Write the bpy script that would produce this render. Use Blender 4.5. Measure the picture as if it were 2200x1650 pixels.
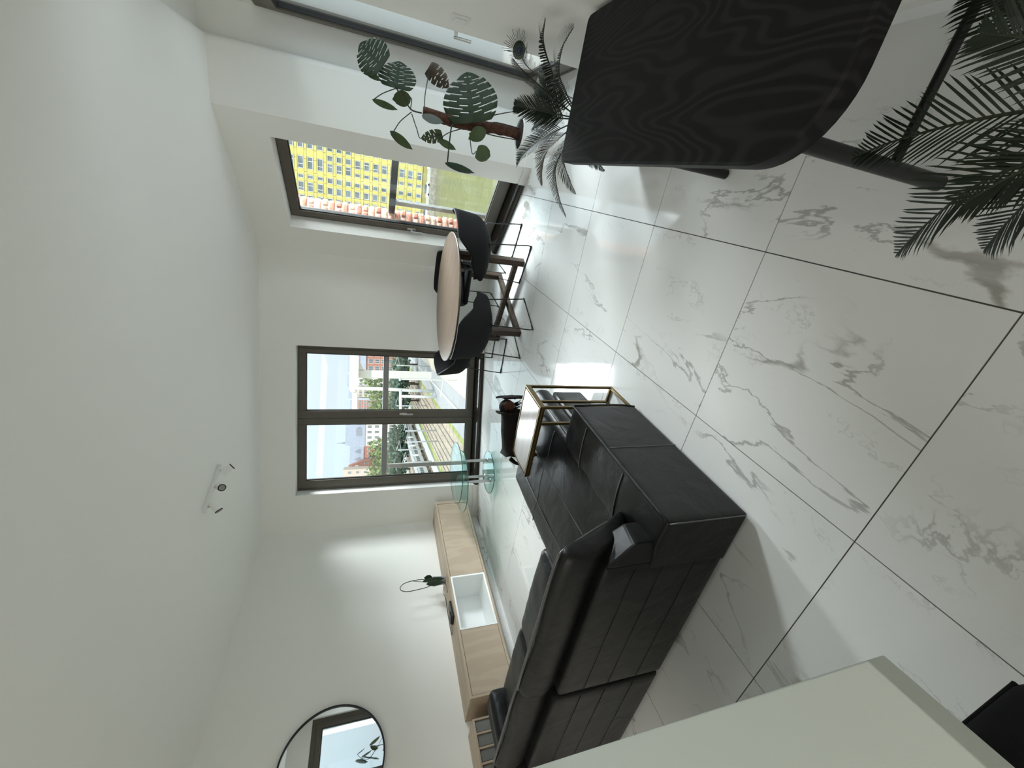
import bpy, bmesh, math, random
from mathutils import Vector, Matrix, noise
random.seed(7)
R = math.radians
C = bpy.context.scene.collection
for o in list(bpy.data.objects):
    bpy.data.objects.remove(o)
sc = bpy.context.scene
TH = R(27.2)
SA, CA = math.sin(TH), math.cos(TH)

# ---------------------------------------------------------------- camera
# world: X to the right along the tile grid, Y forward, Z up; the phone was held at 1.54 m and turned on its side
def cf(x, y, z=None):
    """camera-heading frame (x right, y ahead) to world"""
    p = (x*CA - y*SA, x*SA + y*CA)
    return Vector(p) if z is None else Vector((p[0], p[1], z))
def cdir(v):
    w = cf(v[0], v[1])
    return Vector((w[0], w[1], v[2]))
pitch, roll = 0.335762588, 0.0194017146
F_ = Vector((0, math.cos(pitch), -math.sin(pitch)))
U_ = Vector((0, math.sin(pitch), math.cos(pitch)))
R_ = Vector((1, 0, 0))
R2 = math.cos(roll)*R_ + math.sin(roll)*U_
U2 = -math.sin(roll)*R_ + math.cos(roll)*U_
cx, cy, cz = cdir(-U2), cdir(R2), cdir(-F_)
cam_d = bpy.data.cameras.new('camera')
cam_d.sensor_width = 36
cam_d.lens = 36*875.74/2200
cam_d.clip_start = 0.02
cam_d.clip_end = 2000
cam = bpy.data.objects.new('camera', cam_d)
C.objects.link(cam)
M3 = Matrix((cx, cy, cz)).transposed()
cam.matrix_world = Matrix.Translation((0, 0, 1.54)) @ M3.to_4x4()
sc.camera = cam

# ---------------------------------------------------------------- light and exposure
sc.view_settings.view_transform = 'Standard'
sc.view_settings.look = 'None'
sc.view_settings.gamma = 1
sc.view_settings.use_curve_mapping = False
sc.view_settings.exposure = 0.14
try:
    sc.cycles.use_denoising = True
    sc.cycles.max_bounces = 14
    sc.cycles.diffuse_bounces = 8
    sc.cycles.glossy_bounces = 6
    sc.cycles.transparent_max_bounces = 24
    sc.cycles.transmission_bounces = 8
    sc.cycles.sample_clamp_indirect = 8
    sc.cycles.caustics_reflective = False
    sc.cycles.caustics_refractive = False
except Exception:
    pass
SKY = 0.95
world = bpy.data.worlds.new('sky')
sc.world = world
world.use_nodes = True
nt = world.node_tree
nt.nodes.clear()
def nd(t, typ, **kw):
    n = t.nodes.new(typ)
    for k, v in kw.items():
        setattr(n, k, v)
    return n
wo = nd(nt, 'ShaderNodeOutputWorld')
bg = nd(nt, 'ShaderNodeBackground')
tc = nd(nt, 'ShaderNodeTexCoord')
sep = nd(nt, 'ShaderNodeSeparateXYZ')
mr = nd(nt, 'ShaderNodeMapRange')
mr.inputs['From Min'].default_value = -0.02
mr.inputs['From Max'].default_value = 1.0
mr.inputs['To Min'].default_value = 1.0
mr.inputs['To Max'].default_value = 3.0      # an overcast sky is three times brighter overhead than at the horizon
mul = nd(nt, 'ShaderNodeMixRGB', blend_type='MULTIPLY')
mul.inputs['Fac'].default_value = 1
mp = nd(nt, 'ShaderNodeMapping')
mp.inputs['Scale'].default_value = (3, 3, 4)
nz = nd(nt, 'ShaderNodeTexNoise')
nz.inputs['Scale'].default_value = 1.4
nz.inputs['Detail'].default_value = 5
cr = nd(nt, 'ShaderNodeValToRGB')
cr.color_ramp.elements[0].position = 0.38
cr.color_ramp.elements[0].color = (0.67, 0.86, 0.97, 1)
cr.color_ramp.elements[1].position = 0.62
cr.color_ramp.elements[1].color = (0.70, 0.78, 0.84, 1)
nt.links.new(tc.outputs['Generated'], sep.inputs[0])
nt.links.new(tc.outputs['Generated'], mp.inputs[0])
nt.links.new(mp.outputs[0], nz.inputs[0])
nt.links.new(nz.outputs[0], cr.inputs[0])
nt.links.new(sep.outputs[2], mr.inputs[0])
nt.links.new(cr.outputs[0], mul.inputs[1])
nt.links.new(mr.outputs[0], mul.inputs[2])
nt.links.new(mul.outputs[0], bg.inputs[0])
bg.inputs[1].default_value = SKY
nt.links.new(bg.outputs[0], wo.inputs[0])

def lamp(name, typ, loc, energy, color=(1, 1, 1), rot=None, **kw):
    l = bpy.data.lights.new(name, typ)
    l.energy = energy
    l.color = color
    for k, v in kw.items():
        setattr(l, k, v)
    o = bpy.data.objects.new(name, l)
    o.location = loc
    if rot:
        o.rotation_euler = rot
    C.objects.link(o)
    return o
# sun: high behind the building, so it lights the town outside and not the room
sd = cdir(Vector((math.sin(R(200))*math.cos(R(48)), math.cos(R(200))*math.cos(R(48)), math.sin(R(48)))))
sun = lamp('sun', 'SUN', (0, 0, 30), 2.8, (1, 0.95, 0.87), angle=R(0.6))
sun.rotation_euler = sd.to_track_quat('Z', 'Y').to_euler()
REAR_FILL = 33.0
lamp('rear_ceiling_fill', 'AREA', (-1.9, -1.5, 2.78), REAR_FILL, (1, 0.96, 0.9), shape='RECTANGLE', size=3.4, size_y=1.6)  # unseen fill light added behind the viewer to lift the room
def fill_lamp(name, loc, target, power, sx, sy):
    """added soft fill lamp outside an opening, out of sight through it"""
    d = Vector(target)-Vector(loc)
    o = lamp(name, 'AREA', loc, power, (0.90, 0.96, 1.0), shape='RECTANGLE', size=sx, size_y=sy)
    o.rotation_euler = d.to_track_quat('-Z', 'Y').to_euler()
DAY = 1.0  # strength of the extra lamps added to boost the daylight indoors
fill_lamp('fill_double_window', (-4.8, 9.6, 4.3), (-2.6, 3.6, 0.8), 380*DAY, 3.2, 1.6)
fill_lamp('fill_double_window_high', (-3.95, 7.3, 4.3), (-2.5, 3.9, 0.0), 90*DAY, 3.4, 2.6)
fill_lamp('fill_narrow_window', (3.0, 9.0, 4.5), (-2.4, 2.6, 1.0), 3600*DAY, 5.5, 2.2)
fill_lamp('fill_narrow_window_high', (1.05, 6.9, 4.3), (-1.2, 3.9, 0.0), 120*DAY, 2.8, 2.6)
fill_lamp('fill_balcony_door', (6.6, 3.9, 3.9), (-2.5, 3.3, 1.2), 250*DAY, 3.0, 1.5)
# added lamp below the door, standing in for ground bounce
fill_lamp('fill_balcony_door_low', (2.9, 3.7, -1.7), (-2.0, 3.2, 2.6), 50*DAY, 2.4, 1.8)
# added wash of light from the wall behind the viewer, no window there
lamp('rear_wall_fill', 'AREA', (-1.9, -2.6, 1.7), 9, (1, 0.97, 0.92), rot=(R(90), 0, 0), shape='RECTANGLE', size=4, size_y=1.6)

# ---------------------------------------------------------------- materials
MATS = {}
def mat(name, col=(0.8, 0.8, 0.8), rough=0.5, metal=0.0, spec=0.5, bump=0.0, bscale=200, var=0.0, vscale=3, coat=0.0):
    if name in MATS:
        return MATS[name]
    m = bpy.data.materials.new(name)
    m.use_nodes = True
    t = m.node_tree
    b = t.nodes['Principled BSDF']
    b.inputs['Base Color'].default_value = (*col, 1)
    b.inputs['Roughness'].default_value = rough
    b.inputs['Metallic'].default_value = metal
    b.inputs['Specular IOR Level'].default_value = spec
    b.inputs['Coat Weight'].default_value = coat
    c = nd(t, 'ShaderNodeTexCoord')
    if var > 0:
        n = nd(t, 'ShaderNodeTexNoise')
        n.inputs['Scale'].default_value = vscale
        n.inputs['Detail'].default_value = 4
        r = nd(t, 'ShaderNodeValToRGB')
        r.color_ramp.elements[0].position = 0.3
        r.color_ramp.elements[1].position = 0.7
        r.color_ramp.elements[0].color = (*[max(0, x*(1-var)) for x in col], 1)
        r.color_ramp.elements[1].color = (*[min(1, x*(1+var)) for x in col], 1)
        t.links.new(c.outputs['Object'], n.inputs[0])
        t.links.new(n.outputs[0], r.inputs[0])
        t.links.new(r.outputs[0], b.inputs['Base Color'])
    if bump > 0:
        n = nd(t, 'ShaderNodeTexNoise')
        n.inputs['Scale'].default_value = bscale
        n.inputs['Detail'].default_value = 3
        bp = nd(t, 'ShaderNodeBump')
        bp.inputs['Strength'].default_value = bump
        bp.inputs['Distance'].default_value = 0.01
        t.links.new(c.outputs['Object'], n.inputs[0])
        t.links.new(n.outputs[0], bp.inputs['Height'])
        t.links.new(bp.outputs[0], b.inputs['Normal'])
    MATS[name] = m
    return m

def math_n(t, op, a, b=None, clamp=False):
    n = nd(t, 'ShaderNodeMath', operation=op, use_clamp=clamp)
    for i, v in enumerate((a, b)):
        if v is None:
            continue
        if isinstance(v, (int, float)):
            n.inputs[i].default_value = v
        else:
            t.links.new(v, n.inputs[i])
    return n.outputs[0]
def noise_n(t, vec, scale, detail=4, rough=0.5, dist=0.0):
    n = nd(t, 'ShaderNodeTexNoise')
    n.inputs['Scale'].default_value = scale
    n.inputs['Detail'].default_value = detail
    n.inputs['Roughness'].default_value = rough
    n.inputs['Distortion'].default_value = dist
    t.links.new(vec, n.inputs[0])
    return n.outputs[0]
def step_n(t, v, lo, hi, a=1.0, b=0.0):
    n = nd(t, 'ShaderNodeMapRange', interpolation_type='SMOOTHSTEP')
    t.links.new(v, n.inputs[0])
    n.inputs['From Min'].default_value = lo
    n.inputs['From Max'].default_value = hi
    n.inputs['To Min'].default_value = a
    n.inputs['To Max'].default_value = b
    return n.outputs[0]
def mix_n(t, fac, a, b):
    n = nd(t, 'ShaderNodeMixRGB')
    if isinstance(fac, (int, float)):
        n.inputs[0].default_value = fac
    else:
        t.links.new(fac, n.inputs[0])
    for i, v in ((1, a), (2, b)):
        if isinstance(v, tuple):
            n.inputs[i].default_value = (*v, 1)
        else:
            t.links.new(v, n.inputs[i])
    return n.outputs[0]

def marble():
    m = bpy.data.materials.new('calacatta_marble')
    m.use_nodes = True
    t = m.node_tree
    b = t.nodes['Principled BSDF']
    b.inputs['Roughness'].default_value = 0.075
    b.inputs['Specular IOR Level'].default_value = 0.5
    c = nd(t, 'ShaderNodeTexCoord')
    oi = nd(t, 'ShaderNodeObjectInfo')
    off = nd(t, 'ShaderNodeVectorMath', operation='SCALE')
    cmb = nd(t, 'ShaderNodeCombineXYZ')
    a = math_n(t, 'MULTIPLY', oi.outputs['Random'], 91.0)
    a2 = math_n(t, 'MULTIPLY', oi.outputs['Random'], 37.0)
    t.links.new(a, cmb.inputs[0])
    t.links.new(a2, cmb.inputs[1])
    t.links.new(a, cmb.inputs[2])
    mp = nd(t, 'ShaderNodeMapping')
    mp.inputs['Rotation'].default_value = (0, 0, R(-38))
    mp.inputs['Scale'].default_value = (1.0, 0.38, 1)
    t.links.new(c.outputs['Object'], mp.inputs[0])
    ad = nd(t, 'ShaderNodeVectorMath', operation='ADD')
    t.links.new(mp.outputs[0], ad.inputs[0])
    t.links.new(cmb.outputs[0], ad.inputs[1])
    v = ad.outputs[0]
    mp2 = nd(t, 'ShaderNodeMapping')
    mp2.inputs['Rotation'].default_value = (0, 0, R(20))
    mp2.inputs['Scale'].default_value = (1.0, 0.6, 1)
    t.links.new(c.outputs['Object'], mp2.inputs[0])
    ad2 = nd(t, 'ShaderNodeVectorMath', operation='ADD')
    t.links.new(mp2.outputs[0], ad2.inputs[0])
    t.links.new(cmb.outputs[0], ad2.inputs[1])
    v2 = ad2.outputs[0]
    # broad grey-beige veins, present only in places
    n1 = noise_n(t, v, 1.1, 8, 0.5, 0.2)
    d1 = math_n(t, 'ABSOLUTE', math_n(t, 'SUBTRACT', n1, 0.5))
    k1 = noise_n(t, v2, 1.15, 1)
    w1 = step_n(t, k1, 0.52, 0.72, 0.0, 0.022)
    broad = step_n(t, math_n(t, 'SUBTRACT', d1, w1), -0.006, 0.004)
    broad = math_n(t, 'MULTIPLY', broad, step_n(t, k1, 0.54, 0.58, 0.0, 1.0))
    tex = noise_n(t, v, 9, 8, 0.65, 0.6)
    broad = math_n(t, 'MULTIPLY', broad, step_n(t, tex, 0.30, 0.62, 0.45, 1.0))
    # thin dark lines
    n2 = noise_n(t, v, 2.6, 8, 0.58, 0.5)
    d2 = math_n(t, 'ABSOLUTE', math_n(t, 'SUBTRACT', n2, 0.5))
    k2 = noise_n(t, v2, 2.2, 2)
    thin = math_n(t, 'MULTIPLY', step_n(t, d2, 0.002, 0.012), step_n(t, k2, 0.48, 0.60, 0.0, 0.75))
    n3 = noise_n(t, v2, 6.0, 8, 0.6, 0.3)
    d3 = math_n(t, 'ABSOLUTE', math_n(t, 'SUBTRACT', n3, 0.5))
    k3 = noise_n(t, v, 5.0, 2)
    thin2 = math_n(t, 'MULTIPLY', step_n(t, d3, 0.001, 0.012), step_n(t, k3, 0.52, 0.66, 0.0, 0.45))
    cloud = noise_n(t, v2, 1.6, 4)
    base = mix_n(t, cloud, (0.80, 0.80, 0.785), (0.74, 0.745, 0.73))
    x = mix_n(t, thin2, base, (0.42, 0.42, 0.41))
    x = mix_n(t, thin, x, (0.33, 0.325, 0.31))
    x = mix_n(t, broad, x, (0.36, 0.345, 0.315))
    t.links.new(x, b.inputs['Base Color'])
    return m
M_marble = marble()

def wood(name, c0, c1, axis='y', rings=34, stretch=0.16, scale=1.5, rough=0.5, spec=0.4, fine=0.35, bump=0.0, bowl=None):
    m = bpy.data.materials.new(name)
    m.use_nodes = True
    t = m.node_tree
    b = t.nodes['Principled BSDF']
    b.inputs['Roughness'].default_value = rough
    b.inputs['Specular IOR Level'].default_value = spec
    c = nd(t, 'ShaderNodeTexCoord')
    oi = nd(t, 'ShaderNodeObjectInfo')
    mp = nd(t, 'ShaderNodeMapping')
    s = [scale, scale, scale]
    s['xyz'.index(axis)] = scale*stretch
    mp.inputs['Scale'].default_value = s
    t.links.new(c.outputs['Object'], mp.inputs[0])
    rn = math_n(t, 'MULTIPLY', oi.outputs['Random'], 17.0)
    cb = nd(t, 'ShaderNodeCombineXYZ')
    for i in range(3):
        t.links.new(rn, cb.inputs[i])
    ad = nd(t, 'ShaderNodeVectorMath', operation='ADD')
    t.links.new(mp.outputs[0], ad.inputs[0])
    t.links.new(cb.outputs[0], ad.inputs[1])
    n = noise_n(t, ad.outputs[0], 1.6, 2, 0.4)
    g = math_n(t, 'SINE', math_n(t, 'MULTIPLY', n, rings*6.28))
    g = step_n(t, g, -0.4, 1.0, 0.0, 1.0)
    mp2 = nd(t, 'ShaderNodeMapping')
    s2 = [90, 90, 90]
    s2['xyz'.index(axis)] = 3
    mp2.inputs['Scale'].default_value = s2
    t.links.new(c.outputs['Object'], mp2.inputs[0])
    f = noise_n(t, mp2.outputs[0], 1.0, 3)
    k = math_n(t, 'ADD', math_n(t, 'MULTIPLY', g, 1-fine), math_n(t, 'MULTIPLY', f, fine))
    x = mix_n(t, k, c0, c1)
    t.links.new(x, b.inputs['Base Color'])
    if bump > 0:
        bp = nd(t, 'ShaderNodeBump')
        bp.inputs['Strength'].default_value = bump
        bp.inputs['Distance'].default_value = 0.002
        t.links.new(k, bp.inputs['Height'])
        t.links.new(bp.outputs[0], b.inputs['Normal'])
    return m

def leather():
    m = bpy.data.materials.new('black_leather')
    m.use_nodes = True
    t = m.node_tree
    b = t.nodes['Principled BSDF']
    b.inputs['Base Color'].default_value = (0.0055, 0.0053, 0.0053, 1)
    b.inputs['Roughness'].default_value = 0.40
    b.inputs['Specular IOR Level'].default_value = 0.30
    c = nd(t, 'ShaderNodeTexCoord')
    n1 = noise_n(t, c.outputs['Object'], 5, 3, 0.5, 1.2)
    n2 = noise_n(t, c.outputs['Object'], 220, 2)
    h = math_n(t, 'ADD', n1, math_n(t, 'MULTIPLY', n2, 0.02))
    bp = nd(t, 'ShaderNodeBump')
    bp.inputs['Strength'].default_value = 0.22
    bp.inputs['Distance'].default_value = 0.03
    t.links.new(h, bp.inputs['Height'])
    t.links.new(bp.outputs[0], b.inputs['Normal'])
    return m

def clear_glass(name, tint=(1, 1, 1), refl=0.06, rough=0.0):
    m = bpy.data.materials.new(name)
    m.use_nodes = True
    t = m.node_tree
    t.nodes.clear()
    o = nd(t, 'ShaderNodeOutputMaterial')
    tr = nd(t, 'ShaderNodeBsdfTransparent')
    tr.inputs[0].default_value = (*tint, 1)
    gl = nd(t, 'ShaderNodeBsdfGlossy')
    gl.inputs['Roughness'].default_value = rough
    gl.inputs['Color'].default_value = (0.95, 0.98, 1, 1)
    lw = nd(t, 'ShaderNodeLayerWeight')
    lw.inputs[0].default_value = 0.5
    fz = math_n(t, 'ADD', math_n(t, 'MULTIPLY', math_n(t, 'POWER', lw.outputs['Facing'], 4.0), 0.9), refl, True)
    mx = nd(t, 'ShaderNodeMixShader')
    t.links.new(fz, mx.inputs[0])
    t.links.new(tr.outputs[0], mx.inputs[1])
    t.links.new(gl.outputs[0], mx.inputs[2])
    t.links.new(mx.outputs[0], o.inputs[0])
    return m

M_wall = mat('wall_paint', (0.845, 0.835, 0.795), 0.85, spec=0.25, bump=0.05, bscale=260)
M_ceil = mat('ceiling_paint', (0.845, 0.84, 0.805), 0.9, spec=0.2, bump=0.05, bscale=260)
M_reveal = mat('reveal_paint', (0.84, 0.83, 0.80), 0.8, spec=0.25)
M_grout = mat('grey_grout', (0.10, 0.095, 0.09), 0.8)
M_frame = mat('taupe_window_metal', (0.105, 0.092, 0.075), 0.45, spec=0.4, var=0.06, vscale=8)
M_gasket = mat('black_rubber', (0.006, 0.006, 0.006), 0.5)
M_sill = mat('dark_bronze_sill', (0.03, 0.026, 0.022), 0.22, metal=0.4, spec=0.6)
M_rail = mat('grey_rail_metal', (0.06, 0.064, 0.07), 0.4, metal=0.3)
M_pale_metal = mat('pale_metal', (0.45, 0.44, 0.42), 0.35, metal=0.6)
M_glass = clear_glass('window_glass', (0.97, 0.985, 0.98), 0.045)
M_tglass = clear_glass('green_table_glass', (0.80, 0.93, 0.90), 0.09)
M_tedge = mat('glass_edge', (0.02, 0.10, 0.08), 0.1, spec=0.6)
M_chrome = mat('satin_chrome', (0.62, 0.62, 0.62), 0.22, metal=1.0)
M_white = mat('white_lacquer', (0.86, 0.87, 0.86), 0.4)
M_plastic = mat('white_plastic', (0.78, 0.79, 0.78), 0.4)
M_leather = leather()
M_piping = mat('leather_piping', (0.06, 0.06, 0.063), 0.30, spec=0.7)
M_fabric = mat('charcoal_felt', (0.017, 0.017, 0.018), 0.95, spec=0.15, bump=0.25, bscale=500)
M_edge = mat('grey_seam', (0.05, 0.05, 0.053), 0.8)
M_black = mat('black_metal', (0.008, 0.008, 0.009), 0.4, spec=0.4)
M_brass = mat('antique_brass', (0.16, 0.115, 0.05), 0.38, metal=0.9)
M_oak = wood('light_oak_long', (0.36, 0.275, 0.195), (0.50, 0.405, 0.30), 'y', rings=5, stretch=0.12, scale=3, rough=0.5, fine=0.55)
M_oakv = wood('light_oak_upright', (0.40, 0.315, 0.23), (0.47, 0.375, 0.28), 'z', rings=4, stretch=0.25, scale=4, rough=0.5, fine=0.45)
M_wal = wood('greyed_walnut', (0.085, 0.058, 0.040), (0.165, 0.118, 0.083), 'x', rings=6, stretch=0.08, scale=3, rough=0.42, fine=0.75)
M_dwal = wood('dark_walnut', (0.035, 0.022, 0.014), (0.065, 0.042, 0.028), 'z', rings=5, stretch=0.2, scale=4, rough=0.45)
M_boak = wood('black_oak', (0.0025, 0.0025, 0.003), (0.017, 0.017, 0.019), 'y', rings=30, stretch=0.22, scale=2.6, rough=0.6, spec=0.2, fine=0.35, bump=0.15)
M_leaf = mat('monstera_green', (0.012, 0.030, 0.010), 0.42, spec=0.4, var=0.3, vscale=9)
M_leaf2 = mat('young_green', (0.035, 0.060, 0.012), 0.45, var=0.3, vscale=9)
M_leafw = mat('withered_leaf', (0.045, 0.032, 0.018), 0.7, var=0.4, vscale=14)
M_leafp = mat('pale_leaf_back', (0.14, 0.17, 0.16), 0.6)
M_stem = mat('green_stem', (0.022, 0.026, 0.012), 0.6)
M_root = mat('brown_root', (0.018, 0.012, 0.008), 0.8)
M_coir = mat('coir_pole', (0.060, 0.022, 0.010), 0.95, bump=1.0, bscale=70, var=0.5, vscale=40)
M_soil = mat('dark_soil', (0.012, 0.008, 0.006), 1.0, bump=0.8, bscale=60)
M_pot = mat('white_ceramic', (0.78, 0.78, 0.76), 0.35)
M_gpot = mat('grey_pot', (0.22, 0.22, 0.235), 0.5)
M_palm = mat('palm_green', (0.008, 0.016, 0.007), 0.48, spec=0.35, var=0.3, vscale=6)
M_palmo = mat('palm_turning', (0.055, 0.035, 0.010), 0.6, var=0.35, vscale=8)
M_rachis = mat('palm_rachis', (0.022, 0.026, 0.012), 0.5)
M_bark = mat('palm_trunk', (0.05, 0.032, 0.02), 0.95, bump=1.0, bscale=35)
M_fur = mat('black_fur', (0.006, 0.0045, 0.004), 0.75, spec=0.2, bump=0.7, bscale=120)
M_tan = mat('tan_fur', (0.055, 0.022, 0.010), 0.8, spec=0.2, bump=0.7, bscale=120, var=0.35, vscale=40)
M_cream = mat('cream_fur', (0.16, 0.10, 0.05), 0.85, bump=0.6, bscale=120)
M_eye = mat('dark_eye', (0.004, 0.003, 0.003), 0.08, spec=0.8)
M_mirror = mat('mirror_silver', (0.86, 0.88, 0.87), 0.01, metal=1.0)
M_counter = mat('white_counter', (0.49, 0.535, 0.51), 0.55, bump=0.03, bscale=500)

# ---------------------------------------------------------------- helpers
class MB:
    def __init__(s):
        s.v, s.f, s.mi = [], [], []
        s.cur = 0
    def add(s, vs, fs):
        o = len(s.v)
        s.v += [Vector(v) for v in vs]
        for f in fs:
            s.f.append([i+o for i in f])
            s.mi.append(s.cur)
        return s
    def box(s, x0, x1, y0, y1, z0, z1, T=None):
        vs = [(x, y, z) for z in (z0, z1) for y in (y0, y1) for x in (x0, x1)]
        if T is not None:
            vs = [T @ Vector(v) for v in vs]
        return s.add(vs, [(0, 2, 3, 1), (4, 5, 7, 6), (0, 1, 5, 4), (2, 6, 7, 3), (0, 4, 6, 2), (1, 3, 7, 5)])
    def prism(s, poly, z0, z1):
        n = len(poly)
        vs = [(p[0], p[1], z0) for p in poly] + [(p[0], p[1], z1) for p in poly]
        return s.add(vs, [list(range(n))[::-1], list(range(n, 2*n))] + [(i, (i+1) % n, n+(i+1) % n, n+i) for i in range(n)])
    def tube(s, pts, r, n=8, caps=True, r1=None):
        pts = [Vector(p) for p in pts]
        m = len(pts)
        rings = []
        up = None
        for i, p in enumerate(pts):
            d = (pts[min(i+1, m-1)] - pts[max(i-1, 0)]).normalized()
            if up is None or abs(d.dot(up)) > 0.97:
                up = Vector((0, 0, 1)) if abs(d.z) < 0.9 else Vector((1, 0, 0))
            a = d.cross(up).normalized()
            b = a.cross(d).normalized()
            rr = r if r1 is None else r + (r1-r)*i/(m-1)
            if callable(r):
                rr = r(i/(m-1))
            rings.append([p + (a*math.cos(k*2*math.pi/n) + b*math.sin(k*2*math.pi/n))*rr for k in range(n)])
        vs = [q for g in rings for q in g]
        fs = [(i*n+k, i*n+(k+1) % n, (i+1)*n+(k+1) % n, (i+1)*n+k) for i in range(m-1) for k in range(n)]
        if caps:
            fs += [list(range(n))[::-1], [(m-1)*n+k for k in range(n)]]
        return s.add(vs, fs)
    def cyl(s, p0, p1, r, n=16, r1=None):
        return s.tube([p0, p1], r, n, True, r1)
    def lathe(s, prof, c=(0, 0, 0), n=32, closed=False):
        vs, fs = [], []
        m = len(prof)
        for r, z in prof:
            for k in range(n):
                a = 2*math.pi*k/n
                vs.append((c[0]+r*math.cos(a), c[1]+r*math.sin(a), c[2]+z))
        for i in range(m-1):
            for k in range(n):
                fs.append((i*n+k, i*n+(k+1) % n, (i+1)*n+(k+1) % n, (i+1)*n+k))
        if not closed:
            fs += [list(range(n))[::-1], [(m-1)*n+k for k in range(n)]]
        else:
            fs += [((m-1)*n+k, (m-1)*n+(k+1) % n, (k+1) % n, k) for k in range(n)]
        return s.add(vs, fs)
    def grid(s, fn, nu, nv, wrapu=False):
        vs = [fn(i/nu, j/nv) for i in range(nu+1) for j in range(nv+1)]
        w = nv+1
        return s.add(vs, [(i*w+j, (i+1)*w+j, (i+1)*w+j+1, i*w+j+1) for i in range(nu) for j in range(nv)])
    def cushion(s, x0, x1, y0, y1, z0, z1, r=0.04, n=10, crown=0.0, rough=0.0, fr=6.0):
        ce = Vector(((x0+x1)/2, (y0+y1)/2, (z0+z1)/2))
        h = Vector(((x1-x0)/2, (y1-y0)/2, (z1-z0)/2))
        r = min(r, h.x, h.y, h.z)
        seen, vs, fs = {}, [], []
        def put(a):
            key = tuple(round(q, 5) for q in a)
            if key in seen:
                return seen[key]
            p = Vector([a[i]*h[i] for i in range(3)])
            q = Vector([max(-(h[i]-r), min(h[i]-r, p[i])) for i in range(3)])
            d = p-q
            if d.length > 1e-9:
                p = q + d.normalized()*r
            if crown:
                k = (1-a[0]**2)*(1-a[1]**2)
                p.z += crown*k*(1 if a[2] > 0 else -0.3)
            if rough:
                p += d.normalized()*0 + Vector((0, 0, 1))*rough*noise.noise((p+ce)*fr) if a[2] > 0.99 else Vector((0, 0, 0))
            seen[key] = len(vs)
            vs.append(p+ce)
            return seen[key]
        def T(u):  # denser near the edges so the rounding reads
            x = 2*u-1
            return math.copysign(1-(1-abs(x))**1.6, x)
        for ax in range(3):
            for sg in (-1, 1):
                for i in range(n):
                    for j in range(n):
                        q = []
                        for (u, w) in ((i, j), (i+1, j), (i+1, j+1), (i, j+1)):
                            a = [0, 0, 0]
                            a[ax] = sg
                            a[(ax+1) % 3] = T(u/n)
                            a[(ax+2) % 3] = T(w/n)
                            q.append(put(a))
                        if sg < 0:
                            q = q[::-1]
                        fs.append(q)
        return s.add(vs, fs)
    def ball(s, c, r, n=10, sc=(1, 1, 1)):
        prof = [(max(1e-4, math.sin(math.pi*i/n)), -math.cos(math.pi*i/n)) for i in range(n+1)]
        t = MB().lathe(prof, n=n*2)
        return s.add([Vector((c[0]+v.x*r*sc[0], c[1]+v.y*r*sc[1], c[2]+v.z*r*sc[2])) for v in t.v], t.f)
    def xf(s, T):
        s.v = [T @ v for v in s.v]
        return s
    def build(s, name, m, parent=None, smooth=False, bevel=0.0, seg=2, world=True, kind=None, label=None, angle=40):
        me = bpy.data.meshes.new(name)
        vs = s.v
        if parent is not None and world:
            inv = WM[parent.name].inverted()
            vs = [inv @ v for v in vs]
        me.from_pydata([tuple(v) for v in vs], [], s.f)
        ms = m if isinstance(m, (list, tuple)) else [m]
        for q in ms:
            me.materials.append(q)
        if len(ms) > 1:
            for i, p in enumerate(me.polygons):
                p.material_index = s.mi[i]
        o = bpy.data.objects.new(name, me)
        C.objects.link(o)
        if smooth:
            me.polygons.foreach_set('use_smooth', [True]*len(me.polygons))
            if smooth != 'all':
                try:
                    me.set_sharp_from_angle(angle=R(angle))
                except Exception:
                    pass
        if bevel > 0:
            b = o.modifiers.new('b', 'BEVEL')
            b.width = bevel
            b.segments = seg
            b.limit_method = 'ANGLE'
            b.angle_limit = R(35)
        if parent is not None:
            o.parent = parent
            WM[o.name] = WM[parent.name]
        else:
            WM[o.name] = Matrix.Identity(4)
        if kind:
            o['kind'] = kind
        if label:
            o['label'] = label
        return o
WM = {}
def tag(o, label, cat, group=None, kind=None):
    o['label'] = label
    o['category'] = cat
    if group:
        o['group'] = group
    if kind:
        o['kind'] = kind
    return o
def thing(name, label, cat, loc=(0, 0, 0), rz=0.0, group=None):
    o = bpy.data.objects.new(name, None)
    C.objects.link(o)
    o.empty_display_size = 0.05
    o.location = loc
    o.rotation_euler = (0, 0, rz)
    WM[o.name] = Matrix.Translation(loc) @ Matrix.Rotation(rz, 4, 'Z')
    return tag(o, label, cat, group)
def copy_tree(o, loc, rz, label, group=None):
    def rec(q, par):
        c = q.copy()
        C.objects.link(c)
        if par is not None:
            c.parent = par
        for ch in [x for x in ALLCH.get(q.name, [])]:
            rec(ch, c)
        return c
    kids = {}
    for x in bpy.data.objects:
        if x.parent:
            kids.setdefault(x.parent.name, []).append(x)
    global ALLCH
    ALLCH = kids
    r = rec(o, None)
    r.location = loc
    r.rotation_euler = (0, 0, rz)
    r['label'] = label
    if group:
        r['group'] = group
    return r
ALLCH = {}
def structure(o):
    o['kind'] = 'structure'
    return o
def frame2(a, b):
    """matrix: local (s along a->b, off outward, z)"""
    a, b = Vector(a), Vector(b)
    e = (b-a).normalized()
    n = Vector((-e.y, e.x))
    return Matrix(((e.x, n.x, 0, a.x), (e.y, n.y, 0, a.y), (0, 0, 1, 0), (0, 0, 0, 1)))
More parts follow.
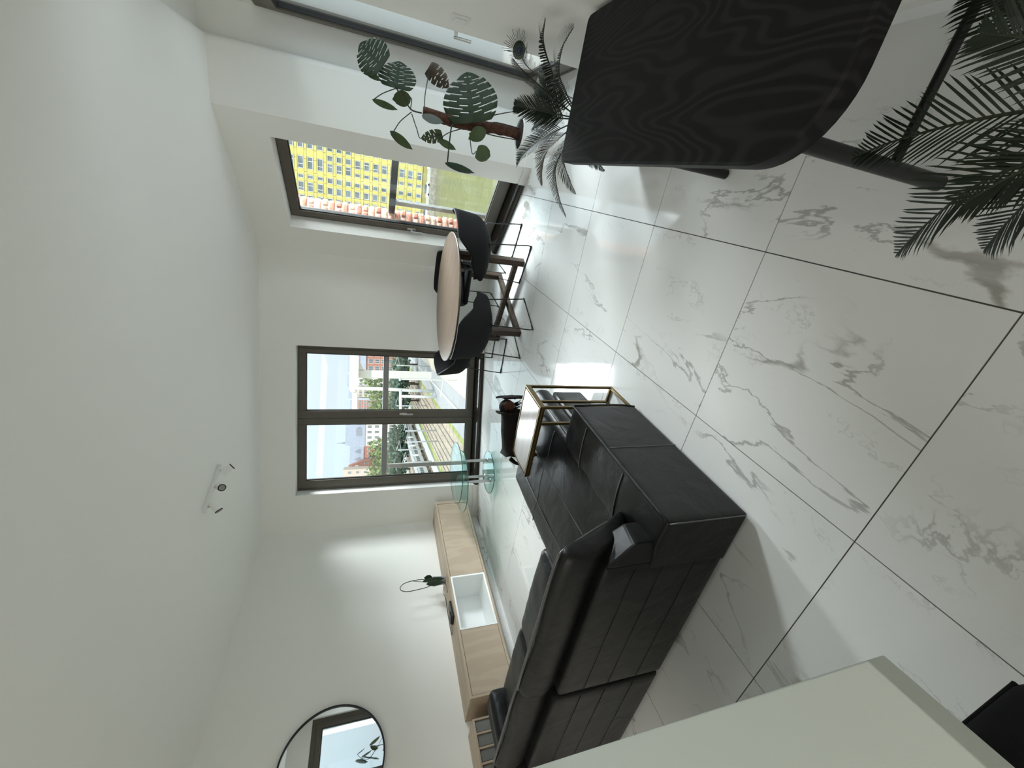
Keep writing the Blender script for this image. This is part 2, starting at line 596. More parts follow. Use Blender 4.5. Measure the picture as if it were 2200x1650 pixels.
def clip(poly, a, b, c):
    """keep a*x+b*y<=c"""
    out = []
    n = len(poly)
    for i in range(n):
        p, q = poly[i], poly[(i+1) % n]
        dp, dq = a*p[0]+b*p[1]-c, a*q[0]+b*q[1]-c
        if dp <= 0:
            out.append(p)
        if (dp < 0 < dq) or (dq < 0 < dp):
            t = dp/(dp-dq)
            out.append((p[0]+(q[0]-p[0])*t, p[1]+(q[1]-p[1])*t))
    return out
def bez(pts, n=12):
    """Catmull-Rom through the points"""
    P = [Vector(p) for p in pts]
    P = [P[0]*2-P[1]] + P + [P[-1]*2-P[-2]]
    out = []
    for i in range(1, len(P)-2):
        for k in range(n):
            t = k/n
            a, b, c, d = P[i-1], P[i], P[i+1], P[i+2]
            out.append(0.5*((2*b)+(c-a)*t+(2*a-5*b+4*c-d)*t*t+(3*b-3*c+d-a)*t**3))
    out.append(P[-2])
    return out

# ---------------------------------------------------------------- room shell
H = 2.80
BL, BR, CC, DD = (-4.467, 4.338), (-1.140, 5.620), (0.187, 4.526), (0.670, 4.596)
XW, YW, YS = 0.666, 2.73, -2.7       # wall beside the desk, where its recess begins, wall behind the camera
XL = BL[0]
T_back, T_right, T_corner = frame2(BL, BR), frame2(BR, CC), frame2(CC, DD)
LB = (Vector(BR)-Vector(BL)).length
LR = (Vector(CC)-Vector(BR)).length
LC = (Vector(DD)-Vector(CC)).length
def st(name, mb, m, label=None, **kw):
    o = mb.build(name, m, **kw)
    o['kind'] = 'structure'
    if label:
        o['label'] = label
    return o
# floor: grout bed with one object per tile
outline = [(XL-0.1, YS-0.1), (XL-0.1, 4.30), (BL[0]-0.05, 4.42), (BR[0]+0.02, 5.74), (0.24, 4.62), (1.0, 4.74), (1.0, 2.6), (XW+0.1, 2.6), (XW+0.1, YS-0.1)]
floor = st('floor', MB().prism(outline, -0.12, -0.0035), M_grout, 'polished white marble tile floor with grey veins and dark joints')
tg = (0.7957, 0.7999)
ox, oy = -0.068, 3.775
gp = 0.0022
nb = (T_back[0][1], T_back[1][1])
nr = (T_right[0][1], T_right[1][1])
full = None
for i in range(-7, 3):
    for j in range(-9, 4):
        x0, y0 = ox+i*tg[0]+gp, oy+j*tg[1]+gp
        x1, y1 = x0+tg[0]-2*gp, y0+tg[1]-2*gp
        sq = [(x0, y0), (x1, y0), (x1, y1), (x0, y1)]
        base = clip(clip(sq, -1, 0, -(XL-0.03)), 0, -1, -(YS-0.03))
        A_ = clip(clip(clip(base, nb[0], nb[1], nb[0]*BL[0]+nb[1]*BL[1]+0.03), nr[0], nr[1], nr[0]*BR[0]+nr[1]*BR[1]+0.03), 1, 0, 0.187)
        B_ = clip(clip(clip(base, -1, 0, -0.187), 0, 1, 4.64), 1, 0, 0.97)
        parts = [p for p in (A_, B_) if len(p) >= 3]
        if not parts:
            continue
        cxm, cym = (x0+x1)/2, (y0+y1)/2
        def area(p):
            return abs(sum(p[k][0]*p[(k+1) % len(p)][1]-p[(k+1) % len(p)][0]*p[k][1] for k in range(len(p))))/2
        whole = sum(area(p) for p in parts) > tg[0]*tg[1]*0.985
        if whole and full is not None:
            o = bpy.data.objects.new('tile', full)
            C.objects.link(o)
        else:
            mb = MB()
            if whole:
                parts = [[(a-cxm, b-cym) for a, b in sq]]
            else:
                parts = [[(a-cxm, b-cym) for a, b in p] for p in parts if area(p) > 1e-5]
                if not parts:
                    continue
            for p in parts:
                mb.prism(p, -0.0035, 0.0)
            o = mb.build('tile', M_marble)
            if whole:
                full = o.data
        o.location = (cxm, cym, 0)
        o.parent = floor
# ceiling: slab with a softly rounded edge along the recess
def ceil_slab():
    mb = MB()
    r = 0.05
    pl_ = [(XL-0.2, YS-0.2), (XL-0.2, 4.5), (-1.2, 5.95), (0.35, 4.95), (DD[0]-r, 4.75), (DD[0]-r, YS-0.2)]
    mb.prism(pl_, H, H+0.3)
    n = 8
    ring = []
    for k in range(n+1):
        a = math.pi/2*k/n
        ring.append((DD[0]-r+r*math.sin(a), H+r-r*math.cos(a)))
    ring.append((DD[0], H+0.3))
    vs = [(x, y, z) for y in (YS-0.2, 4.75) for x, z in ring]
    m = len(ring)
    mb.add(vs, [(i, i+1, m+i+1, m+i) for i in range(m-1)])
    return mb
st('ceiling', ceil_slab(), M_ceil, 'plain off-white ceiling', smooth=True)
st('ceiling_alcove', MB().box(DD[0]-0.01, 1.5, 2.5, 5.1, H+0.075, H+0.3), M_ceil, 'ceiling of the shallow recess before the glazed door')
wt = 0.25
st('wall_left', MB().box(XL-wt, XL, YS-wt, BL[1]+0.25, 0, H), M_wall, 'long off-white wall behind the oak media cabinet')
def wall_open(T, L, s0, s1, z1, ext0=0.3, ext1=0.3):
    mb = MB()
    mb.box(-ext0, s0, 0, wt, 0, H, T)
    mb.box(s1, L+ext1, 0, wt, 0, H, T)
    mb.box(s0, s1, 0, wt, z1, H, T)
    return mb
B0, B1, W0, W1, ZT = 0.50, 2.435, 0.405, 1.512, 2.42
st('wall_back', wall_open(T_back, LB, B0, B1, ZT, 0.0, 0.25), M_wall, 'off-white end wall around the double window')
wr = st('wall_right', wall_open(T_right, LR, W0, W1, ZT, 0.2, 0.0), M_wall, 'off-white angled wall around the narrow window')
# wall at the end of the recess, with a rounded free edge
mb = MB()
mb.box(0.0, LC-0.05, 0, wt, 0, H+0.2, T_corner)
rr = 0.05
prof = [(LC-rr+rr*math.sin(math.pi/2*k/8), rr-rr*math.cos(math.pi/2*k/8)) for k in range(9)] + [(LC, wt)]
vs = [T_corner @ Vector((s, o_, z)) for z in (0, H+0.2) for s, o_ in prof]
m_ = len(prof)
mb.add(vs, [(i, i+1, m_+i+1, m_+i) for i in range(m_-1)])
st('wall_corner', mb, M_wall, 'short off-white wall behind the split-leaf plant', smooth=True)
st('wall_alcove', MB().box(0.45, 1.6, 4.71, 4.9, 0, H+0.3), M_wall, 'end wall of the recess beside the glazed door')
st('wall_desk', MB().box(XW, XW+0.26, YS-wt, YW, 0, H+0.3), M_wall, 'white wall behind the black desk')
st('wall_behind', MB().box(XL-wt, XW+0.3, YS-wt, YS, 0, H), M_wall, 'plain wall behind the viewer')
# glazed door in the recess
XD = 0.93
dr = MB().box(XD+0.0, XD+0.25, 2.5, 4.75, 2.46, H+0.3).build('wall_lintel', M_wall)
dr['kind'] = 'structure'
dr['label'] = 'plain lintel above the glazed door'
door = thing('door_1', 'taupe framed glazed balcony door in the recess', 'door', (XD, 2.73, 0))
door['kind'] = 'structure'
f = MB()
f.box(XD, XD+0.08, 4.63, 4.72, 0, 2.46)
f.box(XD, XD+0.08, 2.50, 2.60, 0, 2.46)
f.box(XD, XD+0.08, 2.60, 4.63, 2.37, 2.46)
f.box(XD, XD+0.08, 2.60, 4.63, 0.0, 0.07)
f.build('frame', M_frame, door, bevel=0.004)
def sash(y0, y1):
    s = MB()
    s.box(XD-0.018, XD+0.06, y0, y0+0.085, 0.07, 2.37)
    s.box(XD-0.018, XD+0.06, y1-0.085, y1, 0.07, 2.37)
    s.box(XD-0.018, XD+0.06, y0+0.085, y1-0.085, 0.07, 0.17)
    s.box(XD-0.018, XD+0.06, y0+0.085, y1-0.085, 2.28, 2.37)
    s.build('sash', M_frame, door, bevel=0.004)
    g = MB()
    for a, b in ((y0+0.085, y0+0.10), (y1-0.10, y1-0.085)):
        g.box(XD-0.004, XD+0.03, a, b, 0.17, 2.28)
    g.box(XD-0.004, XD+0.03, y0+0.10, y1-0.10, 0.17, 0.185)
    g.box(XD-0.004, XD+0.03, y0+0.10, y1-0.10, 2.265, 2.28)
    g.build('gasket', M_gasket, door)
    MB().box(XD+0.012, XD+0.02, y0+0.10, y1-0.10, 0.185, 2.265).build('pane', M_glass, door)
sash(2.62, 3.62)
sash(3.62, 4.62)
h = MB()
h.box(XD-0.028, XD-0.018, 3.645, 3.69, 0.92, 1.10)
h.box(XD-0.075, XD-0.028, 3.655, 3.68, 1.00, 1.025)
h.box(XD-0.078, XD-0.062, 3.655, 3.68, 0.90, 1.025)
h.build('handle', M_pale_metal, door, bevel=0.004)
st('trim_3', MB().box(XW+0.26, XD+0.1, 2.5, 4.7, 0, 0.02), M_sill, 'dark threshold of the balcony door')

def window(name, label, T, s0, s1, sashes, off=0.17, zb=0.085, handle=None):
    w = thing(name, label, 'window', T @ Vector(((s0+s1)/2, off, 0)))
    w['kind'] = 'structure'
    f = MB()
    fw = 0.055
    f.box(s0, s0+fw, off, off+0.07, zb, ZT, T)
    f.box(s1-fw, s1, off, off+0.07, zb, ZT, T)
    f.box(s0+fw, s1-fw, off, off+0.07, ZT-fw, ZT, T)
    f.box(s0+fw, s1-fw, off, off+0.07, zb, zb+0.05, T)
    f.build('frame', M_frame, w, bevel=0.003)
    for (a, b, ga, gb, gz0, gz1) in sashes:
        s = MB()
        s.box(a, ga, off-0.015, off+0.06, zb+0.012, ZT-0.012, T)
        s.box(gb, b, off-0.015, off+0.06, zb+0.012, ZT-0.012, T)
        s.box(ga, gb, off-0.015, off+0.06, gz1, ZT-0.012, T)
        s.box(ga, gb, off-0.015, off+0.06, zb+0.012, gz0, T)
        s.build('sash', M_frame, w, bevel=0.004)
        k = 0.012
        g = MB()
        g.box(ga, ga+k, off+0.002, off+0.035, gz0, gz1, T)
        g.box(gb-k, gb, off+0.002, off+0.035, gz0, gz1, T)
        g.box(ga+k, gb-k, off+0.002, off+0.035, gz0, gz0+k*0.7, T)
        g.box(ga+k, gb-k, off+0.002, off+0.035, gz1-k*0.7, gz1, T)
        g.build('gasket', M_gasket, w)
        MB().box(ga+k, gb-k, off+0.016, off+0.024, gz0+k*0.7, gz1-k*0.7, T).build('pane', M_glass, w)
    if handle:
        hs, hz, drn = handle
        h = MB()
        h.box(hs-0.016, hs+0.016, off-0.025, off-0.015, hz-0.05, hz+0.05, T)
        h.box(hs-0.010, hs+0.010, off-0.07, off-0.02, hz-0.010, hz+0.010, T)
        h.box(hs-0.010, hs+0.010, off-0.075, off-0.058, hz-0.13, hz+0.010, T)
        h.build('handle', M_pale_metal, w, bevel=0.004)
    return w
window('window_1', 'tall double window with taupe frame in the end wall', T_back, B0, B1,
       [(0.545, 1.478, 0.640, 1.398, 0.190, 2.318), (1.484, 2.392, 1.582, 2.338, 0.190, 2.318)], handle=(1.535, 1.09, 1))
window('window_2', 'tall narrow window with taupe frame in the angled wall', T_right, W0, W1,
       [(0.435, 1.485, 0.512, 1.405, 0.225, 2.318)], handle=(0.47, 1.09, 1))
def sill(name, T, s0, s1, label):
    prof = [(-0.012, 0.0), (-0.012, 0.042), (-0.006, 0.052), (0.006, 0.058), (0.05, 0.066), (0.17, 0.092), (0.24, 0.095), (0.24, 0.0)]
    vs = [T @ Vector((s, o_, z)) for s in (s0, s1) for o_, z in prof]
    n = len(prof)
    return st(name, MB().add(vs, [(i, (i+1) % n, n+(i+1) % n, n+i) for i in range(n)] + [list(range(n))[::-1], list(range(n, 2*n))]), M_sill, label, smooth=True)
sill('trim_1', T_back, B0, B1, 'dark bronze sill at the foot of the double window')
sill('trim_2', T_right, W0, W1, 'dark bronze sill at the foot of the narrow window')
# pale reveals
def reveal(name, T, s0, s1, label):
    mb = MB()
    e = 0.004
    mb.box(s0, s0+e, 0.0, 0.17, 0.095, ZT, T)
    mb.box(s1-e, s1, 0.0, 0.17, 0.095, ZT, T)
    mb.box(s0+e, s1-e, 0.0, 0.17, ZT-e, ZT, T)
    return st(name, mb, M_reveal, label)
reveal('trim_4', T_back, B0, B1, 'white plaster reveal of the double window')
reveal('trim_5', T_right, W0, W1, 'white plaster reveal of the narrow window')
# skirtings
bl_ = thing('baseboard_left', 'low marble skirting under the media cabinet', 'baseboard', (XL, 2.0, 0))
bl_['kind'] = 'structure'
y = BL[1]-0.02
k = 0
while y > YS:
    y2 = max(YS, y-(0.55 if k == 0 else 0.7957))
    o = MB().box(XL, XL+0.012, y2+0.002, y, 0, 0.075).build('tile', M_marble, bl_)
    y, k = y2, k+1
mb = MB()
mb.box(0.0, B0, -0.012, 0.0, 0, 0.075, T_back)
st('baseboard_back', mb, M_wall, 'white skirting beside the media cabinet end wall')
mb = MB()
mb.box(B1, LB-0.01, -0.012, 0.0, 0, 0.075, T_back)
st('baseboard_back_right', mb, M_wall, 'white skirting right of the double window')
st('baseboard_right', MB().box(W1, LR, -0.012, 0.0, 0, 0.072, T_right).box(0.01, W0, -0.012, 0.0, 0, 0.072, T_right), M_wall, 'white skirting beside the narrow window')
st('baseboard_corner', MB().box(0, LC-0.02, -0.012, 0.0, 0, 0.072, T_corner), M_wall, 'white skirting behind the split-leaf plant')
st('baseboard_desk', MB().box(XW-0.014, XW, YS, YW, 0, 0.07), M_white, 'white skirting behind the black desk')

# brick edge of the facade seen past the narrow window
M_brick = [mat('brick_%d' % i, c, 0.95, spec=0.1, bump=0.8, bscale=50, var=0.35, vscale=18) for i, c in enumerate([(0.50, 0.22, 0.16), (0.58, 0.30, 0.22), (0.42, 0.17, 0.12), (0.62, 0.40, 0.30)])]
M_mortar = mat('pale_mortar', (0.62, 0.50, 0.42), 0.95, bump=0.5, bscale=60)
MB().box(0.02, 0.408, 0.262, 0.468, -0.3, 2.6, T_right).build('mortar', M_mortar, wr)
rb = random.Random(3)
z = -0.28
row = 0
while z < 2.55:
    hh = 0.062
    cuts = [0.262, 0.372, 0.478] if row % 2 else [0.262, 0.478]
    for a, b in zip(cuts, cuts[1:]):
        j = rb.uniform(-0.006, 0.006)
        mb = MB().cushion(0.20, 0.424+j, a+0.006, b-0.006+rb.uniform(-0.006, 0.008), z, z+hh, 0.014, 3)
        mb.xf(T_right)
        mb.build('brick', rb.choice(M_brick), wr, smooth='all')
    z += hh+0.013
    row += 1
# balustrades outside the two windows
def balustrade(T, s0, s1, label, post):
    b = thing('balustrade', label, 'railing', T @ Vector(((s0+s1)/2, 0.42, 0.0)))
    MB().box(s0, s1, 0.385, 0.445, 1.285, 1.362, T).build('handrail', M_rail, b, bevel=0.008)
    MB().box(s0, s1, 0.445, 0.452, 1.315, 1.335, T).build('rail_strip', M_pale_metal, b)
    MB().box(s0+0.06, s1-0.06, 0.41, 0.418, 0.10, 1.285, T).build('glass_panel', M_glass, b)
    for p in post:
        MB().box(p-0.03, p+0.03, 0.395, 0.435, 0.05, 1.285, T).build('post', M_pale_metal, b, bevel=0.004)
    MB().box(s0, s1, 0.26, 0.52, -0.05, 0.055, T).build('ledge', M_rail, b, bevel=0.004)
balustrade(T_back, 0.35, 2.6, 'grey handrail over a glass panel outside the double window', [0.715, 2.5])
balustrade(T_right, 0.43, 1.8, 'grey handrail over a glass panel outside the narrow window', [0.60, 1.7])
# light portals in the openings help the renderer find the sky
def portal(name, T, s0, s1, z0, z1, off):
    l = bpy.data.lights.new(name, 'AREA')
    l.shape = 'RECTANGLE'
    l.size, l.size_y = s1-s0, z1-z0
    l.cycles.is_portal = True
    o = bpy.data.objects.new(name, l)
    C.objects.link(o)
    c = T @ Vector(((s0+s1)/2, off, (z0+z1)/2))
    e = (T.to_3x3() @ Vector((1, 0, 0))).normalized()
    nn = (T.to_3x3() @ Vector((0, 1, 0))).normalized()   # outward; light shines along -local Z, so local Z = outward
    yv = nn.cross(e)
    o.matrix_world = Matrix.Translation(c) @ Matrix((e, yv, nn)).transposed().to_4x4()
    return o
portal('window_1_portal', T_back, B0, B1, 0.09, ZT, 0.6)
portal('window_2_portal', T_right, W0, W1, 0.09, ZT, 0.6)
portal('door_1_portal', frame2((XD+0.3, 4.7), (XD+0.3, 2.5)), 0.0, 2.2, 0.0, 2.46, 0.0)

# ---------------------------------------------------------------- sofa
SB = 0.907
sofa = thing('corner_sofa', 'large black leather corner sofa with a chaise, its back to the viewer', 'sofa', (-2.5, 1.4, 0))
# rear panels, one per seat unit
for (a, b) in ((-2.200, -1.292), (-2.985, -2.215), (-3.775, -3.0)):
    mb = MB().cushion(a, b, SB, SB+0.16, 0.025, 0.640, 0.022, 12, 0, 0)
    o = mb.build('back_panel', M_leather, sofa, smooth='all')
    # faint sewn welts across the panel
    for zz in (0.19, 0.36, 0.50):
        MB().tube([(a+0.02, SB-0.0005, zz), (b-0.02, SB-0.0005, zz)], 0.0022, 6).build('welt', M_leather, o, smooth='all')
# corner gusset beside the arm: the side panel sticks up to a point
MB().add([(-1.292, SB+0.003, 0.03), (-1.292, SB+0.15, 0.03), (-1.292, SB+0.15, 0.62), (-1.292, SB+0.003, 0.64), (-1.20, SB+0.02, 0.03), (-1.20, SB+0.15, 0.03), (-1.20, SB+0.15, 0.50), (-1.185, SB+0.02, 0.53)],
         [(0, 1, 2, 3), (7, 6, 5, 4), (3, 2, 6, 7), (0, 3, 7, 4), (1, 5, 6, 2), (0, 4, 5, 1)]).build('corner_gusset', M_leather, sofa, bevel=0.012)
# back cushions: rolled pads with a piped upper edge
def back_pad(a, b, dz=0.0, dy=0.0, end=0.06):
    prof = [(SB+0.14, 0.47), (SB+0.07, 0.60), (SB+0.030, 0.685), (SB+0.020, 0.735), (SB+0.026, 0.785), (SB+0.045, 0.815), (SB+0.075, 0.825), (SB+0.098, 0.815), (SB+0.14, 0.73), (SB+0.185, 0.61), (SB+0.235, 0.48), (SB+0.27, 0.43), (SB+0.26, 0.40)]
    c = (SB+0.14, 0.62)
    n = len(prof)
    xs = [0, 0.012, 0.03, 0.07, 0.2, 0.35, 0.5, 0.65, 0.8, 0.93, 0.97, 0.988, 1]
    sc_ = [0.86, 0.95, 0.985, 1, 1, 1.0, 1.0, 1.0, 1, 1, 0.985, 0.95, 0.86]
    rows = []
    for u, k in zip(xs, sc_):
        x = a+(b-a)*u
        rows.append([Vector((x, c[0]+(p-c[0])*k+dy, c[1]+(q-c[1])*k+dz+0.004*math.sin(u*9+p*20))) for p, q in prof])
    vs = [v for r in rows for v in r]
    fs = [(i*n+j, i*n+(j+1) % n, (i+1)*n+(j+1) % n, (i+1)*n+j) for i in range(len(rows)-1) for j in range(n)]
    fs += [list(range(n))[::-1], [(len(rows)-1)*n+j for j in range(n)]]
    o = MB().add(vs, fs).build('back_cushion', M_leather, sofa, smooth='all')
    sub = o.modifiers.new('s', 'SUBSURF')
    sub.levels = sub.render_levels = 1
    pts = [(b-0.012, SB+0.225+dy, 0.475+dz), (b-0.006, SB+0.17+dy, 0.61+dz), (b-0.008, SB+0.125+dy, 0.715+dz), (b-0.02, SB+0.092+dy, 0.800+dz), (b-0.07, SB+0.074+dy, 0.830+dz), (b-0.3, SB+0.072+dy, 0.832+dz), ((a+b)/2, SB+0.072+dy, 0.831+dz), (a+0.07, SB+0.074+dy, 0.828+dz), (a+0.015, SB+0.085+dy, 0.80+dz)]
    MB().tube(bez(pts, 6), 0.0065, 8).build('piping', M_piping, o, smooth='all')
back_pad(-2.225, -1.235)
back_pad(-3.03, -2.19, -0.008, 0.018)
back_pad(-3.80, -3.02, -0.004, 0.010)
# seats and their bases
def seam(o, pts, r=0.0028):
    return MB().tube(pts, r, 6).build('seam', M_piping, o, smooth='all')
MB().cushion(-2.075, -1.275, 0.96, 2.385, 0.045, 0.285, 0.02, 6).build('chaise_base', M_leather, sofa, smooth='all')
cs = MB().cushion(-2.105, -1.262, 1.10, 2.420, 0.292, 0.430, 0.06, 22, 0.022, 0.007, 5).build('chaise_seat', M_leather, sofa, smooth='all')
for xx in (-1.60, -1.885):
    seam(cs, [(xx, 1.14+0.06*i, 0.4335+0.018*(1-((xx+1.68)/0.42)**2)*(1-((1.14+0.06*i-1.76)/0.66)**2)) for i in range(21)])
seam(cs, [(-2.07+0.05*i, 1.93+0.008*math.sin(i), 0.4335+0.018*(1-((-2.07+0.05*i+1.68)/0.42)**2)*0.93) for i in range(16)])
for (a, b) in ((-2.945, -2.11), (-3.785, -2.95)):
    MB().cushion(a, b, 0.96, 1.70, 0.045, 0.285, 0.02, 6).build('seat_base', M_leather, sofa, smooth='all')
    MB().cushion(a, b, 1.10, 1.745, 0.292, 0.440, 0.055, 18, 0.025, 0.012, 7).build('seat_cushion', M_leather, sofa, smooth='all')
# right arm: broad low pad with a piped outer edge
ar = MB().cushion(-1.335, -1.063, SB, 1.812, 0.018, 0.432, 0.012, 20, 0.012, 0.006, 9).build('arm', M_leather, sofa, smooth='all')
MB().tube(bez([(-1.066, SB+0.012, 0.430), (-1.066, 1.2, 0.433), (-1.066, 1.6, 0.434), (-1.068, 1.79, 0.432), (-1.078, 1.812, 0.428)], 6), 0.007, 8).build('piping', M_leather, ar, smooth='all')
MB().tube(bez([(-1.063, 1.811, 0.425), (-1.063, 1.818, 0.25), (-1.063, 1.818, 0.10), (-1.065, 1.805, 0.02)], 6), 0.006, 8).build('piping', M_leather, ar, smooth='all')
seam(ar, [(-1.0625, 1.405, 0.02), (-1.0625, 1.400, 0.42)])
for yy in (1.235, 1.612):
    seam(ar, [(-1.085-0.03*i, yy-0.004*i, 0.4345+0.011*(1-((i-4)/4.6)**2)) for i in range(9)], 0.0032)
seam(ar, [(-1.068, SB-0.0005, 0.424), (-1.068, SB-0.0005, 0.03)])
# left arm with its piped end
la = MB().cushion(-4.02, -3.79, SB, 1.755, 0.02, 0.545, 0.05, 14, 0.01).build('arm', M_leather, sofa, smooth='all')
MB().tube(bez([(-3.86, SB+0.1, 0.548), (-3.86, 1.4, 0.550), (-3.86, 1.66, 0.545), (-3.862, 1.735, 0.51), (-3.865, 1.758, 0.40), (-3.865, 1.758, 0.15)], 6), 0.006, 8).build('piping', M_piping, la, smooth='all')

# ---------------------------------------------------------------- side table with brass frame
stb = thing('side_table', 'narrow brass framed side table with a glossy wooden top over the chaise', 'table', (-1.2, 1.97, 0))
M_stop = wood('glossy_oak_top', (0.20, 0.16, 0.12), (0.27, 0.22, 0.17), 'x', rings=5, stretch=0.1, scale=4, rough=0.16, spec=0.6, fine=0.6)
MB().box(-1.578, -1.104, 1.852, 2.096, 0.606, 0.621).build('table_top', M_stop, stb, bevel=0.002)
fr = MB()
q = 0.008
X0, X1, X2, Y0, Y1 = -1.582, -1.205, -1.096, 1.845, 2.104
for (x, y0, y1) in ((X2, Y0, Y1), (X0, Y0, Y1)):
    fr.box(x-q, x+q, y0-q, y1+q, 0.590, 0.606)
for yv in (Y0, Y1):
    fr.box(X0+q, X2-q, yv-q, yv+q, 0.590, 0.606)
fr.build('top_rim', M_brass, stb, bevel=0.0015)
MB().box(X0-q, X2+q, Y0-q, Y0+0.0, 0.606, 0.622).box(X0-q, X2+q, Y1, Y1+q, 0.606, 0.622).box(X2, X2+q, Y0, Y1, 0.606, 0.622).box(X0-q, X0, Y0, Y1, 0.606, 0.622).build('edge_strip', M_brass, stb)
for (x, yv) in ((X2, Y0), (X2, Y1), (X1, Y0), (X1, Y1)):
    MB().box(x-q, x+q, yv-q, yv+q, 0.016, 0.590).build('leg', M_brass, stb, bevel=0.0015)
ft = MB()
for x in (X1, X2):
    ft.box(x-q, x+q, Y0-q, Y1+q, 0.0, 0.016)
for yv in (Y0, Y1):
    ft.box(X1+q, X2-q, yv-q, yv+q, 0.0, 0.016)
ft.build('foot_frame', M_brass, stb, bevel=0.0015)

# ---------------------------------------------------------------- round dining table and four shell chairs
tc_ = cf(0.945, 4.545)
rt = thing('dining_table', 'round walnut dining table on a dark crossed base', 'table', (tc_.x, tc_.y, 0), R(-27.2))
def top_disc():
    r = 0.70
    prof = [(0.001, 0.712), (r-0.12, 0.712), (r-0.02, 0.728), (r, 0.738), (r+0.002, 0.746), (r-0.002, 0.75), (0.001, 0.75)]
    return MB().lathe(prof, n=96)
tp = top_disc().build('table_top', M_wal, rt, smooth=True, world=False)
MB().lathe([(0.001, 0.700), (0.50, 0.700), (0.60, 0.7125), (0.001, 0.7125)], n=64).build('under_plate', M_dwal, rt, smooth=True, world=False)
leg_at = [(0.075, -0.525), (0.56, 0.046), (-0.532, -0.06), (-0.05, 0.53)]
for (x, y) in leg_at:
    a = math.atan2(y, x)
    T = Matrix.Translation((x, y, 0)) @ Matrix.Rotation(a, 4, 'Z')
    l = MB()
    l.box(-0.033, 0.033, -0.033, 0.033, 0.0, 0.70, T)
    l.build('leg', M_dwal, rt, bevel=0.004, world=False)
for i, j in ((0, 3), (1, 2)):
    a, b = Vector((*leg_at[i], 0)), Vector((*leg_at[j], 0))
    d = (b-a).normalized()
    T = Matrix.Translation((a+b)/2) @ Matrix.Rotation(math.atan2(d.y, d.x), 4, 'Z')
    L = (b-a).length/2-0.034
    zz = 0.0 if i == 0 else 0.055
    MB().box(-L, L, -0.03, 0.03, zz+0.002, zz+0.052, T).build('floor_beam', M_dwal, rt, bevel=0.004, world=False)

def make_chair(label, loc, rz):
    c = thing('shell_chair', label, 'chair', loc, rz, 'charcoal shell chairs around the round table')
    def sm(x):
        x = max(0, min(1, x))
        return x*x*(3-2*x)
    def top(ph):
        a = abs(ph)
        return 0.775 - 0.165*sm((a-R(42))/R(40)) - 0.07*sm((a-R(85))/R(40))
    def shell(u, v):
        ph = R(-128+256*u)
        zt = top(ph)
        z0 = 0.395
        # squarish plan: superellipse radius
        cs_, sn = math.cos(ph), math.sin(ph)
        k = (abs(cs_)**3.2+abs(sn)**3.2)**(-1/3.2)
        t = v
        zz = z0+(zt-z0)*t**1.25
        rr = 0.105+0.155*(1-(1-min(1, t*1.9))**2.2)+0.028*t
        if a_front(ph):
            rr *= 1.0
        x = sn*rr*k*1.02
        y = -cs_*rr*k*0.98+0.0
        return Vector((x, y-0.028*t*max(0, cs_), zz))
    def a_front(ph):
        return abs(ph) > R(100)
    s = MB().grid(shell, 40, 12).build('shell', [M_fabric, M_edge], c, smooth='all', world=False)
    so = s.modifiers.new('t', 'SOLIDIFY')
    so.thickness = 0.020
    so.offset = 1
    so.material_offset_rim = 1
    so.use_rim = True
    bt = MB().lathe([(0.001, 0.386), (0.10, 0.386), (0.155, 0.40), (0.19, 0.425), (0.16, 0.43), (0.001, 0.43)], n=32)
    bt.build('shell_base', M_fabric, c, smooth='all', world=False)
    MB().cushion(-0.225, 0.225, -0.19, 0.265, 0.415, 0.475, 0.028, 12, 0.015).build('seat_cushion', M_fabric, c, smooth='all', world=False)
    r = 0.006
    for sx in (-1, 1):
        pts = []
        path = [(0.15*sx, 0.13, 0.405), (0.205*sx, 0.185, 0.40), (0.216*sx, 0.225, 0.035), (0.222*sx, 0.222, 0.008), (0.224*sx, 0.20, 0.0065), (0.224*sx, -0.20, 0.0065), (0.222*sx, -0.222, 0.008), (0.216*sx, -0.225, 0.035), (0.205*sx, -0.185, 0.40), (0.15*sx, -0.13, 0.405)]
        l = MB().tube(path, r, 8).build('leg', M_black, c, smooth='all', world=False)
        for yy in (-0.2, 0.2):
            MB().cyl((0.224*sx, yy-0.03, 0.0085), (0.224*sx, yy+0.03, 0.0085), 0.0085, 8).build('glide', M_black, l, world=False)
    for yy in (-0.13, 0.13):
        MB().tube([(-0.15, yy, 0.405), (0.15, yy, 0.405)], r, 8).build('crossbar', M_black, c, smooth='all', world=False)
    for sx in (-0.09, 0.09):
        MB().tube([(sx, -0.13, 0.398), (sx, 0.13, 0.398)], r*0.8, 8).build('crossbar', M_black, c, smooth='all', world=False)
    return c
def face(dx, dy):
    """rotation that turns local +Y to a camera-heading direction"""
    d = cf(dx, dy)
    return math.atan2(-d.x, d.y)
CH = [((1.428, 4.195), (-0.66, 0.75), 'charcoal felt shell chair right of the table, under the narrow window'),
      ((0.595, 4.105), (0.80, 0.60), 'charcoal felt shell chair left in front of the table, turned towards it'),
      ((1.29, 5.03), (-0.55, -0.83), 'charcoal felt shell chair behind the table in the corner between the windows'),
      ((0.44, 4.93), (0.88, -0.47), 'charcoal felt shell chair behind the table, in front of the double window')]
ch0 = None
for (xy, dr_, lab) in CH:
    p = cf(*xy)
    if ch0 is None:
        ch0 = make_chair(lab, (p.x, p.y, 0), face(*dr_))
    else:
        copy_tree(ch0, (p.x, p.y, 0), face(*dr_), lab)

